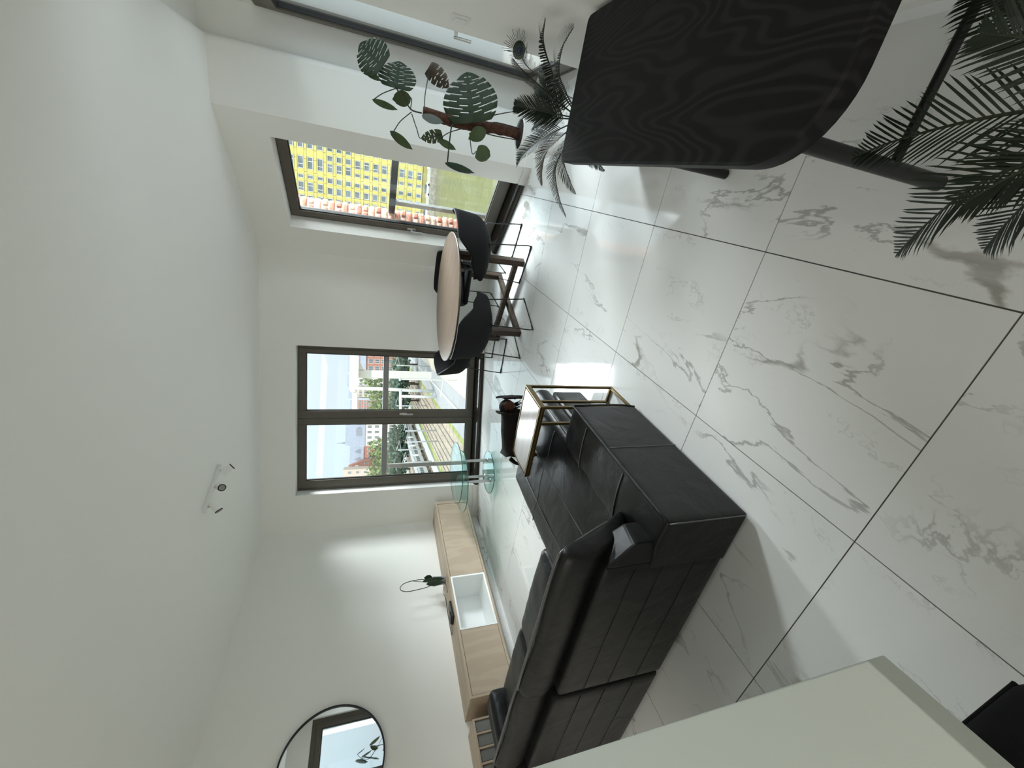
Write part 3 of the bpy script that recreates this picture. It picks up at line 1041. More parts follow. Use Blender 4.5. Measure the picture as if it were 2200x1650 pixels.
# ---------------------------------------------------------------- glass side table
gt = thing('glass_table', 'round three tier glass table on chrome posts by the double window', 'table', (*cf(-1.16, 5.145), 0))
gc = cf(-1.16, 5.145)
def disc(name, x, y, r, z, th=0.010):
    p = cf(x, y)
    o = MB().lathe([(0.001, z), (r-0.004, z), (r-0.004, z+th), (0.001, z+th)], (p.x, p.y, 0), n=72).build(name, M_tglass, gt, smooth=True)
    MB().lathe([(r-0.0038, z), (r, z+0.002), (r, z+th-0.002), (r-0.0038, z+th)], (p.x, p.y, 0), n=72, closed=True).build('glass_edge', M_tedge, o, smooth=True)
    return o
disc('top_disc', -1.15, 5.16, 0.39, 0.470)
disc('middle_disc', -1.24, 5.09, 0.385, 0.415)
disc('lower_disc', -1.16, 5.145, 0.275, 0.045)
for (x, y) in ((-1.004, 5.153), (-1.243, 5.28), (-1.239, 5.0)):
    p = cf(x, y)
    l = MB().lathe([(0.001, 0.055), (0.030, 0.055), (0.030, 0.066), (0.019, 0.070), (0.019, 0.402), (0.026, 0.406), (0.026, 0.415), (0.001, 0.415)], (p.x, p.y, 0), n=20).build('leg', M_chrome, gt, smooth=True)
    MB().lathe([(0.001, 0.0), (0.014, 0.0), (0.016, 0.012), (0.009, 0.02), (0.009, 0.045), (0.001, 0.045)], (p.x, p.y, 0), n=16).build('foot', M_chrome, l, smooth=True)
p = cf(-1.2, 5.12)
MB().lathe([(0.001, 0.425), (0.04, 0.425), (0.04, 0.432), (0.022, 0.434), (0.022, 0.463), (0.04, 0.465), (0.04, 0.47), (0.001, 0.47)], (p.x, p.y, 0), n=24).build('swivel', M_chrome, gt, smooth=True)

# ---------------------------------------------------------------- wall-hung media cabinet
mx0, mx1 = XL+0.002, XL+0.388
my0, my1 = BL[1]-2.50, BL[1]-0.035
mz0, mz1 = 0.212, 0.652
mc = thing('media_cabinet', 'long wall-hung oak media cabinet with a white open niche', 'cabinet', (XL+0.2, (my0+my1)/2, mz0))
n0, n1 = BL[1]-1.875, BL[1]-1.245      # niche
MB().box(mx0, mx1, my0, my1, mz1-0.022, mz1).build('top_panel', M_oak, mc, bevel=0.001)
MB().box(mx0, mx1, my0, my1, mz0, mz0+0.022).build('bottom_panel', M_oak, mc, bevel=0.001)
for (a, b) in ((my0, my0+0.022), (my1-0.045, my1)):
    MB().box(mx0, mx1, a, b, mz0+0.022, mz1-0.022).build('side_panel', M_oakv, mc)
MB().box(mx0, mx0+0.012, my0+0.022, my1-0.045, mz0+0.022, mz1-0.022).build('rear_panel', M_white, mc)
nn_ = MB()
nn_.box(mx0+0.012, mx1-0.001, n0, n0+0.018, mz0+0.022, mz1-0.022)
nn_.box(mx0+0.012, mx1-0.001, n1-0.018, n1, mz0+0.022, mz1-0.022)
nn_.box(mx0+0.012, mx1-0.001, n0+0.018, n1-0.018, mz0+0.022, mz0+0.04)
nn_.box(mx0+0.012, mx1-0.001, n0+0.018, n1-0.018, mz1-0.040, mz1-0.022)
nn_.build('niche', M_white, mc)
for (a, b) in ((my0+0.025, n0-0.003), (n1+0.003, my1-0.048)):
    MB().box(mx1-0.024, mx1-0.003, a, b, mz0+0.025, mz1-0.026).build('door', M_oakv, mc, bevel=0.001)

# lower oak unit nearer the viewer
lc = thing('slatted_cabinet', 'low oak cabinet with grey panels between slats, beyond the sofa end', 'cabinet', (XL+0.17, 1.2, 0))
cy0, cy1 = 0.35, BL[1]-2.615
MB().box(XL+0.012, XL+0.30, cy0, cy1, 0.628, 0.648).build('top_panel', M_oak, lc, bevel=0.002)
MB().box(XL+0.012, XL+0.296, cy0, cy1, 0.0, 0.02).build('bottom_panel', M_oak, lc)
M_gpan = mat('grey_panel', (0.17, 0.165, 0.15), 0.6)
yv = cy1
while yv > cy0+0.05:
    MB().box(XL+0.02, XL+0.298, yv-0.014, yv, 0.02, 0.628).build('slat', M_oakv, lc)
    y2 = max(cy0, yv-0.102)
    MB().box(XL+0.262, XL+0.285, y2+0.008, yv-0.016, 0.022, 0.622).build('panel', M_gpan, lc)
    yv = y2
MB().box(XL+0.012, XL+0.02, cy0, cy1, 0.02, 0.628).build('rear_panel', M_oak, lc)

# ---------------------------------------------------------------- round wall mirror
mr_ = thing('mirror', 'round wall mirror in a thin black metal frame', 'mirror', (XL, 1.788, 1.775))
Tm = Matrix.Translation((XL, 1.788, 1.775)) @ Matrix.Rotation(R(90), 4, 'Y')
def mlathe(prof, name, m, closed=False):
    mb = MB().lathe(prof, n=96, closed=closed)
    mb.xf(Tm)
    return mb.build(name, m, mr_, smooth=True)
mlathe([(0.001, 0.006), (0.405, 0.006), (0.405, 0.022), (0.001, 0.022)], 'mirror_glass', M_mirror)
mlathe([(0.404, 0.002), (0.416, 0.002), (0.416, 0.034), (0.404, 0.034)], 'frame', M_black, True)

# ---------------------------------------------------------------- ceiling spotlight bar
a, b = cf(-1.085, 3.925, 2.785), cf(-0.775, 4.285, 2.785)
sp = thing('ceiling_spotlight', 'white ceiling spotlight bar with three swivel heads', 'lamp', ((a+b)/2).to_tuple())
M_lampw = mat('lamp_white', (0.80, 0.80, 0.78), 0.45)
M_lens = mat('lamp_lens', (0.30, 0.29, 0.26), 0.3, bump=0.3, bscale=200)
d = (b-a).normalized()
T = Matrix.Translation((a+b)/2) @ Matrix.Rotation(math.atan2(d.y, d.x), 4, 'Z')
L = (b-a).length/2
MB().box(-L, L, -0.014, 0.014, -0.014, 0.0145, T).build('bar', M_lampw, sp, bevel=0.002)
def head(t, axis, off):
    j = a.lerp(b, t)+Vector((0, 0, -0.014))
    c0 = j+Vector(off)
    ax = cdir(Vector(axis).normalized())
    hd = MB().cyl(c0-ax*0.045, c0+ax*0.045, 0.030, 24).build('head', M_lampw, sp, smooth=True)
    MB().cyl(j, c0, 0.005, 8).build('stem', M_pale_metal, hd, smooth=True)
    mb = MB().lathe([(0.0285, 0.0), (0.0305, 0.0), (0.0305, 0.006), (0.0235, 0.006)], n=24, closed=True)
    q = ax.to_track_quat('Z', 'Y').to_matrix().to_4x4()
    mb.xf(Matrix.Translation(c0+ax*0.042) @ q)
    mb.build('rim', M_black, hd, smooth=True)
    MB().cyl(c0+ax*0.043, c0+ax*0.0462, 0.0235, 20).build('lens', M_lens, hd)
head(0.10, (-0.75, -0.25, -0.62), (0.0, 0.0, -0.052))
head(0.50, (0.02, -0.82, -0.50), (0.012, -0.01, -0.045))
head(0.88, (0.62, 0.25, -0.72), (0.0, 0.0, -0.052))

# ---------------------------------------------------------------- black desk against the wall
dk = thing('desk', 'black oak desk with rounded corners on black tube legs against the white wall', 'desk', (0.4, 1.3, 0))
def rrect(x0, x1, y0, y1, rs):
    """corners in order (x0,y0),(x1,y0),(x1,y1),(x0,y1)"""
    out = []
    cs_ = [(x0, y0, 180), (x1, y0, 270), (x1, y1, 0), (x0, y1, 90)]
    for (x, y, a0), r in zip(cs_, rs):
        cx_ = x+r if x == x0 else x-r
        cy_ = y+r if y == y0 else y-r
        for k in range(13):
            a = R(a0+90*k/12)
            out.append((cx_+r*math.cos(a), cy_+r*math.sin(a)))
    return out
def slab(x0, x1, y0, y1, rs, z0, z1, ch, ch2):
    mb = MB()
    secs = [(ch2, z0), (0.0, z0+ch2*0.7), (0.0, z1-ch), (ch, z1)]
    n = None
    for ins, z in secs:
        p = rrect(x0+ins, x1-ins, y0+ins, y1-ins, [max(0.004, r-ins) for r in rs])
        n = len(p)
        mb.v += [Vector((a, b, z)) for a, b in p]
    for i in range(len(secs)-1):
        for k in range(n):
            mb.f.append([i*n+k, i*n+(k+1) % n, (i+1)*n+(k+1) % n, (i+1)*n+k])
    mb.f.append(list(range(n))[::-1])
    mb.f.append([(len(secs)-1)*n+k for k in range(n)])
    mb.mi = [0]*len(mb.f)
    return mb
slab(0.128, 0.650, 0.695, 1.945, [0.17, 0.10, 0.03, 0.05], 0.690, 0.750, 0.007, 0.012).build('desk_top', M_boak, dk, smooth=True, angle=25)
for yv in (0.905, 1.753):
    for xv in (0.212, 0.590):
        MB().cyl((xv, yv, 0.012), (xv, yv, 0.690), 0.0215, 20).build('leg', M_black, dk, smooth=True)
        MB().lathe([(0.001, 0), (0.018, 0), (0.0215, 0.004), (0.0215, 0.012), (0.001, 0.012)], (xv, yv, 0), n=20).build('foot', M_black, dk, smooth=True)
    MB().cyl((0.230, yv, 0.215), (0.572, yv, 0.215), 0.0125, 14).build('crossbar', M_black, dk, smooth=True)
MB().box(0.20, 0.60, 0.86, 1.80, 0.672, 0.690).build('apron', M_black, dk)

# ---------------------------------------------------------------- white counter and bar stool in the foreground
ct = thing('counter', 'white kitchen counter top with a sharp corner in the foreground', 'counter', (-1.3, 0.0, 0))
a0 = Vector((-0.472, 0.1485))
db = Vector((-0.862, 0.266)).normalized()
dc = Vector((0.012, -0.107)).normalized()
e1 = a0+db*2.05
e2 = a0+dc*1.1
MB().prism([a0, e1, (e1.x-0.02, e1.y-1.35), (e2.x, e2.y)][::-1], 0.885, 0.920).build('counter_top', M_counter, ct, bevel=0.002)
MB().box(-2.3, -1.15, -0.75, 0.15, 0.08, 0.885).build('base_cabinet', M_white, ct, bevel=0.002)
MB().box(-2.25, -1.2, -0.70, 0.09, 0.0, 0.08).build('plinth', M_rail, ct)
for k in range(2):
    MB().box(-2.29+0.575*k, -1.735+0.575*k, 0.15, 0.168, 0.10, 0.87).build('door', M_white, ct, bevel=0.002)
stl = thing('bar_stool', 'charcoal felt bar stool tucked under the white counter', 'stool', (-0.71, -0.11, 0))
MB().cushion(-0.915, -0.512, -0.31, 0.090, 0.585, 0.650, 0.03, 14, 0.012).build('seat', M_fabric, stl, smooth='all')
MB().tube([(-0.89, 0.091, 0.618), (-0.535, 0.091, 0.618)], 0.004, 6).build('piping', M_fabric, stl, smooth='all')
for (x, yv) in ((-0.86, -0.26), (-0.56, -0.26), (-0.86, 0.04), (-0.56, 0.04)):
    MB().tube([(x, yv, 0.59), (x+(x+0.71)*0.25, yv+(yv+0.11)*0.25, 0.0)], 0.011, 10).build('leg', M_black, stl, smooth='all')
MB().tube([(-0.88, -0.28, 0.25), (-0.54, -0.28, 0.25), (-0.54, 0.06, 0.25), (-0.88, 0.06, 0.25), (-0.88, -0.28, 0.25)], 0.008, 8).build('footrest', M_black, stl, smooth='all')

# light switch beside the balcony door
sw = thing('light_switch', 'white light switch on the white wall beside the balcony door', 'switch', (XW, 2.505, 1.165))
MB().box(XW-0.010, XW, 2.462, 2.548, 1.122, 1.208).build('plate', M_plastic, sw, bevel=0.002)
MB().box(XW-0.016, XW-0.010, 2.478, 2.532, 1.138, 1.192).build('rocker', M_plastic, sw, bevel=0.002)

# ---------------------------------------------------------------- things on the media cabinet
pt = thing('potted_vine', 'small green plant in a grey pot with a wire hoop on the oak cabinet', 'plant', (-4.285, 3.215, 0.652))
MB().lathe([(0.001, 0.652), (0.043, 0.652), (0.045, 0.657), (0.047, 0.668), (0.046, 0.669), (0.053, 0.785), (0.056, 0.788), (0.056, 0.794), (0.049, 0.794), (0.047, 0.775), (0.001, 0.775)], (-4.285, 3.215, 0), n=28).build('pot', M_gpot, pt, smooth=True)
MB().lathe([(0.001, 0.770), (0.046, 0.776), (0.001, 0.779)], (-4.285, 3.215, 0), n=16).build('soil', M_soil, pt, smooth=True)
hp = [(-4.29, 3.235, 0.78), (-4.285, 3.262, 0.92), (-4.285, 3.262, 1.03), (-4.285, 3.240, 1.125), (-4.285, 3.195, 1.168), (-4.285, 3.155, 1.155), (-4.285, 3.132, 1.09), (-4.285, 3.138, 0.98), (-4.285, 3.155, 0.86), (-4.29, 3.19, 0.78)]
MB().tube(bez(hp, 8), 0.0042, 8).build('hoop', M_stem, pt, smooth='all')
MB().tube(bez([(-4.29, 3.19, 0.78), (-4.27, 3.215, 0.90), (-4.28, 3.245, 1.0), (-4.285, 3.263, 1.04)], 6), 0.0028, 6).build('stem', M_stem, pt, smooth='all')
MB().tube(bez([(-4.26, 3.16, 0.76), (-4.2, 3.13, 0.74), (-4.17, 3.10, 0.70), (-4.2, 3.07, 0.665), (-4.25, 3.02, 0.656)], 6), 0.003, 6).build('stem', M_stem, pt, smooth='all')

def leaf_obj(base, tip, width, m, parent, normal=None, kind=0, curl=0.12, droop=0.1, name='leaf', fingers=0, rs=None, fold=0.15):
    """leaf between two points; kind 0 plain heart/lance, 1 split"""
    rs = rs or random.Random(1)
    b, t = Vector(base), Vector(tip)
    ax = t-b
    L = ax.length
    ax.normalize()
    view = (Vector((0, 0, 1.54))-(b+t)/2).normalized() if normal is None else Vector(normal).normalized()
    nrm = (view-ax*view.dot(ax)).normalized()
    sd_ = ax.cross(nrm).normalized()
    nt_, ns = (fingers*8 if fingers else 14), 10
    def prof(u):
        if kind == 0:
            return math.sin(math.pi*min(1, u**0.72))**0.8*(1-0.15*u)
        return (math.sin(math.pi*min(1, (u*0.93+0.07)**0.62)))**0.62
    mb = MB()
    idx = {}
    def P(i, j):
        u = i/nt_
        s = (j-ns)/ns
        w = width/2*prof(u)
        fwd = abs(s)**1.5*(0.16 if kind else 0.06)*L*(1-u*0.6)
        back = -abs(s)**1.2*(0.14 if kind else 0.10)*L*max(0, 1-u*5)
        lz = -curl*L*(u**2) + fold*abs(s)*w - droop*w*s*s*1.4
        return b + ax*(u*L+fwd+back-(0.05*L*abs(s)*(u > 0.8))) + sd_*(s*w) + nrm*lz
    for i in range(nt_+1):
        for j in range(2*ns+1):
            idx[(i, j)] = len(mb.v)
            mb.v.append(P(i, j))
    for i in range(nt_):
        for j in range(2*ns):
            s = abs((j+0.5-ns)/ns)
            if fingers and (i % 8 == 7 or (i % 8 == 6 and s > 0.8)) and s > (0.34 if (i//8) % 2 else 0.46) and 2 < i < nt_-5:
                continue
            if fingers and (i % 8 == 3) and 0.14 < s < 0.36 and 3 < i < nt_-4:
                continue
            mb.f.append([idx[(i, j)], idx[(i+1, j)], idx[(i+1, j+1)], idx[(i, j+1)]])
    mb.mi = [0]*len(mb.f)
    o = mb.build(name, m, parent, smooth='all')
    s_ = o.modifiers.new('t', 'SOLIDIFY')
    s_.thickness = 0.0012
    s_.offset = 0
    return o
for (b_, t_, w_) in (((-4.27, 3.245, 0.80), (-4.25, 3.258, 0.900), 0.075), ((-4.235, 3.20, 0.885), (-4.20, 3.175, 0.665), 0.055), ((-4.255, 3.17, 0.875), (-4.20, 3.125, 0.675), 0.060), ((-4.25, 3.215, 0.86), (-4.23, 3.19, 0.925), 0.03)):
    leaf_obj(b_, t_, w_, M_leaf, pt, curl=0.05)
dv = thing('set_top_box', 'flat black electronic box lying on the oak cabinet', 'device', (-4.2, 2.74, 0.652))
T = Matrix.Translation((-4.20, 2.742, 0.652)) @ Matrix.Rotation(R(10), 4, 'Z')
MB().box(-0.060, 0.060, -0.105, 0.105, 0.003, 0.024, T).build('body', M_black, dv, bevel=0.004)
MB().box(-0.058, 0.030, -0.098, -0.008, 0.024, 0.034, T).build('upper_half', M_gasket, dv, bevel=0.004)
for (x, yv) in ((-0.045, -0.09), (0.045, -0.09), (-0.045, 0.09), (0.045, 0.09)):
    MB().cyl(T @ Vector((x, yv, 0)), T @ Vector((x, yv, 0.003)), 0.007, 10).build('foot', M_gasket, dv)
cab = MB().tube(bez([(-4.265, 2.70, 0.660), (-4.32, 2.62, 0.662), (-4.40, 2.62, 0.656), (-4.43, 2.75, 0.656), (-4.42, 2.95, 0.656), (-4.37, 3.03, 0.664), (-4.33, 3.08, 0.69), (-4.34, 3.15, 0.672), (-4.40, 3.20, 0.656)], 8), 0.003, 6).build('power_cable', M_black, smooth='all')
tag(cab, 'thin black cable trailing along the wall on the oak cabinet', 'cable')

# ---------------------------------------------------------------- split-leaf plant on a coir pole
mo = thing('split_leaf_plant', 'tall split-leaf plant on a coir pole in a white pot by the corner', 'plant', (0.388, 3.80, 0))
MB().lathe([(0.001, 0.0), (0.088, 0.0), (0.092, 0.006), (0.121, 0.392), (0.124, 0.402), (0.121, 0.408), (0.112, 0.404), (0.108, 0.36), (0.001, 0.36)], (0.388, 3.80, 0), n=40).build('pot', M_pot, mo, smooth=True)
MB().lathe([(0.001, 0.36), (0.11, 0.365), (0.105, 0.395), (0.05, 0.405), (0.001, 0.400)], (0.388, 3.80, 0), n=24).build('soil', M_soil, mo, smooth=True)
pole = bez([(0.392, 3.80, 0.38), (0.390, 3.80, 0.62), (0.372, 3.803, 0.82), (0.374, 3.803, 1.0), (0.386, 3.803, 1.19)], 10)
pm = MB()
n_ = 14
rings = []
for i, p in enumerate(pole):
    for k in range(n_):
        a = 2*math.pi*k/n_
        r_ = 0.040*(1+0.22*noise.noise(Vector((math.cos(a)*2, math.sin(a)*2, p.z*22))))
        pm.v.append(p+Vector((r_*math.cos(a), r_*math.sin(a), 0)))
for i in range(len(pole)-1):
    for k in range(n_):
        pm.f.append([i*n_+k, i*n_+(k+1) % n_, (i+1)*n_+(k+1) % n_, (i+1)*n_+k])
pm.f.append([(len(pole)-1)*n_+k for k in range(n_)])
pm.mi = [0]*len(pm.f)
pm.build('coir_pole', M_coir, mo, smooth='all')
LEAVES = [((0.592, 3.731, 1.496), (0.697, 3.75, 1.649), 0.252, 1), ((0.483, 3.712, 1.401), (0.653, 3.724, 1.386), 0.277, 1), ((0.567, 3.834, 1.629), (0.529, 3.868, 1.491), 0.055, 0), ((0.457, 3.795, 1.29), (0.42, 3.829, 1.425), 0.113, 0), ((0.379, 3.703, 1.555), (0.351, 3.736, 1.371), 0.050, 0), ((0.68, 3.872, 1.166), (0.594, 3.912, 0.992), 0.134, 2), ((0.381, 3.682, 0.823), (0.685, 3.681, 0.911), 0.420, 1), ((0.21, 3.771, 1.424), (0.11, 3.811, 1.244), 0.071, 0), ((0.269, 3.865, 1.023), (0.209, 3.901, 1.182), 0.101, 6), ((0.227, 3.839, 1.054), (0.181, 3.874, 0.887), 0.059, 0), ((0.353, 3.705, 0.711), (0.269, 3.744, 0.837), 0.113, 0), ((0.2, 3.772, 0.749), (0.183, 3.804, 0.614), 0.126, 3), ((0.069, 3.715, 0.995), (0.028, 3.749, 0.715), 0.059, 4), ((0.353, 3.705, 1.202), (0.336, 3.737, 1.028), 0.067, 5)]
STEMS = [[(0.378, 3.803, 1.199), (0.383, 3.803, 1.275), (0.426, 3.768, 1.327), (0.483, 3.712, 1.396)], [(0.483, 3.712, 1.396), (0.55, 3.715, 1.443), (0.592, 3.731, 1.496)], [(0.57, 3.733, 1.495), (0.577, 3.783, 1.581), (0.563, 3.834, 1.629)], [(0.381, 3.803, 1.285), (0.447, 3.796, 1.28), (0.457, 3.795, 1.29)], [(0.483, 3.712, 1.401), (0.432, 3.707, 1.491), (0.379, 3.703, 1.555)], [(0.406, 3.8, 1.182), (0.505, 3.84, 1.18), (0.634, 3.877, 1.162), (0.68, 3.872, 1.166)], [(0.371, 3.804, 1.275), (0.29, 3.782, 1.357), (0.213, 3.77, 1.405), (0.21, 3.771, 1.424)], [(0.359, 3.805, 1.274), (0.269, 3.845, 1.226), (0.211, 3.871, 1.19), (0.241, 3.868, 1.102), (0.269, 3.865, 1.023)], [(0.339, 3.807, 0.875), (0.289, 3.823, 0.98), (0.227, 3.839, 1.054)], [(0.374, 3.804, 0.807), (0.381, 3.682, 0.823)], [(0.337, 3.808, 0.818), (0.347, 3.756, 0.751), (0.353, 3.705, 0.711)], [(0.32, 3.809, 0.815), (0.18, 3.774, 0.783), (0.2, 3.772, 0.749)], [(0.372, 3.804, 0.91), (0.341, 3.757, 0.966), (0.24, 3.717, 0.982), (0.071, 3.715, 0.985), (0.069, 3.715, 0.995)], [(0.388, 3.802, 1.171), (0.353, 3.705, 1.202)]]
ROOTS = [[(0.42, 3.799, 0.794), (0.453, 3.745, 0.696), (0.494, 3.711, 0.585), (0.523, 3.688, 0.497)], [(0.413, 3.8, 0.655), (0.425, 3.738, 0.62), (0.426, 3.76, 0.445), (0.42, 3.79, 0.40)], [(0.347, 3.807, 0.719), (0.334, 3.748, 0.635), (0.342, 3.777, 0.453), (0.35, 3.79, 0.40)]]
for i, (b_, t_, w_, k_) in enumerate(LEAVES):
    m_ = {0: M_leaf2, 1: M_leaf, 2: M_leafw, 3: M_leaf2, 4: M_leaf, 5: M_leafp, 6: M_leaf2}[k_]
    view = (Vector((0, 0, 1.54))-Vector(b_)).normalized()
    rs = random.Random(i)
    nn2 = view+Vector((rs.uniform(-0.3, 0.3), rs.uniform(-0.2, 0.2), rs.uniform(-0.1, 0.4)))
    lo = leaf_obj(b_, t_, w_, m_, mo, nn2, 1 if k_ in (1, 2, 3, 6) else 0, curl=0.14 if k_ != 4 else 0.3, droop=0.12 if k_ not in (2, 4) else 0.5, fingers=7 if k_ == 1 else (4 if k_ in (2, 6) else 0), rs=rs)
    if k_ == 2:
        lo['label'] = 'withered brown edged leaf'
for i, s in enumerate(STEMS):
    MB().tube(bez(s, 6), 0.0055 if i in (0, 12) else 0.0036, 7).build('stem', M_stem, mo, smooth='all')
for s in ROOTS:
    MB().tube(bez(s, 6), 0.005, 7, r1=0.003).build('aerial_root', M_root, mo, smooth='all')

# ---------------------------------------------------------------- sago palms
def frond(parent, base, tip, m, rs, arch=0.10, n=40, ll=0.11, ww=0.0065, up=None, label=None, twist=0.0):
    b, t = Vector(base), Vector(tip)
    L = (t-b).length
    mid = (b+t)/2+Vector((0, 0, arch*L))
    curve = bez([b, b.lerp(mid, 0.55)+Vector((0, 0, 0.03*L)), mid, mid.lerp(t, 0.55)+Vector((0, 0, 0.035*L)), t], 12)
    mb = MB()
    mb.cur = 1
    mb.tube(curve, 0.0042, 6, True, 0.0016)
    mb.cur = 0
    m2 = len(curve)
    for k in range(n):
        u = 0.14+0.86*k/(n-1)
        x = u*(m2-1)
        i = min(m2-2, int(x))
        p = curve[i].lerp(curve[i+1], x-i)
        d = (curve[i+1]-curve[i]).normalized()
        upv = Vector((0, 0, 1)) if up is None else Vector(up).normalized()
        sdv = d.cross(upv)
        if sdv.length < 1e-3:
            sdv = d.cross(Vector((1, 0, 0)))
        sdv.normalize()
        nv = sdv.cross(d).normalized()
        if twist:
            q = Matrix.Rotation(twist, 3, d)
            sdv, nv = q @ sdv, q @ nv
        env = math.sin(math.pi*min(1, 0.18+u*0.80))**0.7
        for sg in (-1, 1):
            l_ = ll*env*rs.uniform(0.9, 1.08)*(0.75+0.25*(1-u))
            ang = R(52-20*u)+rs.uniform(-0.06, 0.06)
            dr = (d*math.cos(ang)+sdv*sg*math.sin(ang)+nv*0.32).normalized()
            w = ww*(0.75+0.25*env)
            wv = dr.cross(nv).normalized()*w*0.5
            q1 = p+dr*l_*0.45+nv*(-0.004*l_)
            q2 = p+dr*l_*0.8+nv*(-0.05*l_)
            q3 = p+dr*l_+nv*(-0.12*l_)
            mb.add([p-wv*0.7, p+wv*0.7, q1+wv, q1-wv, q2+wv*0.75, q2-wv*0.75, q3], [(0, 1, 2, 3), (3, 2, 4, 5), (5, 4, 6)])
    return mb.build('frond', [m, M_rachis], parent, label=label)
def palm(name, label, c, potr, poth, fronds, **kw):
    t = thing(name, label, 'plant', (c[0], c[1], 0))
    MB().lathe([(0.001, 0), (potr*0.78, 0), (potr*0.8, 0.006), (potr, poth-0.012), (potr*1.03, poth-0.01), (potr*1.03, poth), (potr*0.93, poth), (potr*0.9, poth-0.04), (0.001, poth-0.04)], (c[0], c[1], 0), n=36).build('pot', M_gpot, t, smooth=True)
    MB().lathe([(0.001, poth-0.05), (potr*0.9, poth-0.04), (potr*0.5, poth-0.025), (0.001, poth-0.02)], (c[0], c[1], 0), n=20).build('soil', M_soil, t, smooth=True)
    tr = MB().lathe([(0.001, poth-0.03), (0.05, poth-0.03), (0.062, (poth+c[2])/2), (0.05, c[2]-0.02), (0.02, c[2]+0.015), (0.001, c[2]+0.02)], (c[0], c[1], 0), n=18)
    for v in tr.v:
        v += Vector((noise.noise(v*40), noise.noise(v*40+Vector((5, 0, 0))), 0))*0.006
    tr.build('trunk', M_bark, t, smooth='all')
    return t
PC = (0.395, 2.50, 0.46)
p1 = palm('sago_palm', 'dark sago palm in a pot behind the far end of the black desk', PC, 0.15, 0.30, None)
rs = random.Random(11)
FR = [((0.622, 2.03, 0.897), 0.10, M_palm), ((0.625, 2.03, 0.77), 0.16, M_palm), ((0.566, 2.481, 0.886), 0.06, M_palm), ((0.401, 2.657, 0.792), 0.05, M_palm), ((0.12, 2.75, 0.697), 0.12, M_palm), ((0.035, 2.611, 0.564), 0.22, M_palmo), ((-0.117, 2.583, 0.377), 0.22, M_palm), ((0.025, 2.41, 0.428), 0.25, M_palm), ((0.172, 2.439, 0.266), 0.25, M_palm), ((0.60, 2.85, 0.62), 0.15, M_palm), ((0.38, 2.95, 0.55), 0.2, M_palm)]
for t_, ar_, m_ in FR:
    b_ = Vector(PC)+(Vector(t_)-Vector(PC)).normalized()*0.03
    frond(p1, b_, t_, m_, rs, ar_, n=42, ll=0.125, label='yellowing frond' if m_ is M_palmo else None)
NC = (0.285, 0.36, 0.46)
p2 = palm('sago_palm', 'dark sago palm in the foreground below the near end of the black desk', NC, 0.10, 0.22, None)
FR2 = [((0.192, 0.800, 0.50), 0.16), ((0.012, 0.662, 0.42), 0.30), ((0.050, 0.552, 0.36), 0.28), ((0.345, 0.60, 0.615), 0.12), ((0.45, 0.72, 0.52), 0.2), ((0.10, 0.50, 0.60), 0.15), ((0.02, 0.38, 0.42), 0.3), ((0.28, 0.10, 0.50), 0.2), ((0.50, 0.25, 0.5), 0.2)]
for t_, ar_ in FR2:
    b_ = Vector(NC)+(Vector(t_)-Vector(NC)).normalized()*0.03
    frond(p2, b_, t_, M_palm, rs, ar_, n=30, ll=0.125, ww=0.0045)
# peacock feather standing in the rear palm's pot
pf = thing('peacock_feather', 'peacock feather with a blue eye standing among the rear palm fronds', 'feather', (0.44, 2.47, 0.27))
sp_ = bez([(0.44, 2.47, 0.275), (0.475, 2.47, 0.55), (0.538, 2.455, 0.796), (0.590, 2.43, 0.875)], 12)
MB().tube(sp_, 0.0022, 6).build('quill', mat('quill', (0.12, 0.10, 0.07), 0.5), pf, smooth='all')
M_barb = mat('green_barb', (0.030, 0.032, 0.018), 0.5)
fb = MB()
for k in range(10, len(sp_)-1):
    d = (sp_[k+1]-sp_[k]).normalized()
    view = (Vector((0, 0, 1.54))-sp_[k]).normalized()
    sdv = d.cross(view).normalized()
    for h_ in range(3):
        for sg in (-1, 1):
            o_ = sp_[k].lerp(sp_[k+1], h_/3)
            ln = 0.05+0.02*math.sin(k*1.7+h_)
            e_ = o_+(d*0.8+sdv*sg*0.7).normalized()*ln
            fb.tube([o_, o_.lerp(e_, 0.6)+view*0.004, e_+sdv*sg*0.006], 0.0007, 3, False)
fb.build('barbs', M_barb, pf)
ec = Vector((0.594, 2.426, 0.879))
vw = (Vector((0, 0, 1.54))-ec).normalized()
eq = vw.to_track_quat('Z', 'Y').to_matrix().to_4x4()
for r_, m_, h_ in ((0.030, mat('feather_green', (0.05, 0.075, 0.05), 0.45), 0.002), (0.019, mat('feather_teal', (0.03, 0.055, 0.06), 0.4), 0.004), (0.012, mat('feather_blue', (0.006, 0.010, 0.05), 0.4), 0.006)):
    mb = MB().lathe([(0.001, 0), (r_, 0), (r_*0.9, 0.0015), (0.001, 0.0018)], n=20)
    mb.xf(Matrix.Translation(ec+vw*h_) @ eq @ Matrix.Scale(1.25, 4, (1, 0, 0)))
    mb.build('eye_ring', m_, pf, smooth='all')
ft_ = MB()
fd = (sp_[-1]-sp_[-3]).normalized()
for k in range(16):
    a = R(-55+110*k/15)
    sdv = fd.cross(vw).normalized()
    dd = (fd*math.cos(a)+sdv*math.sin(a)).normalized()
    o_ = ec+dd*0.026
    ft_.tube([o_, o_+dd*0.028+vw*0.003, o_+dd*(0.05+0.012*math.sin(k*2.3))], 0.0012, 3, False)
ft_.build('tip_barbs', M_barb, pf)

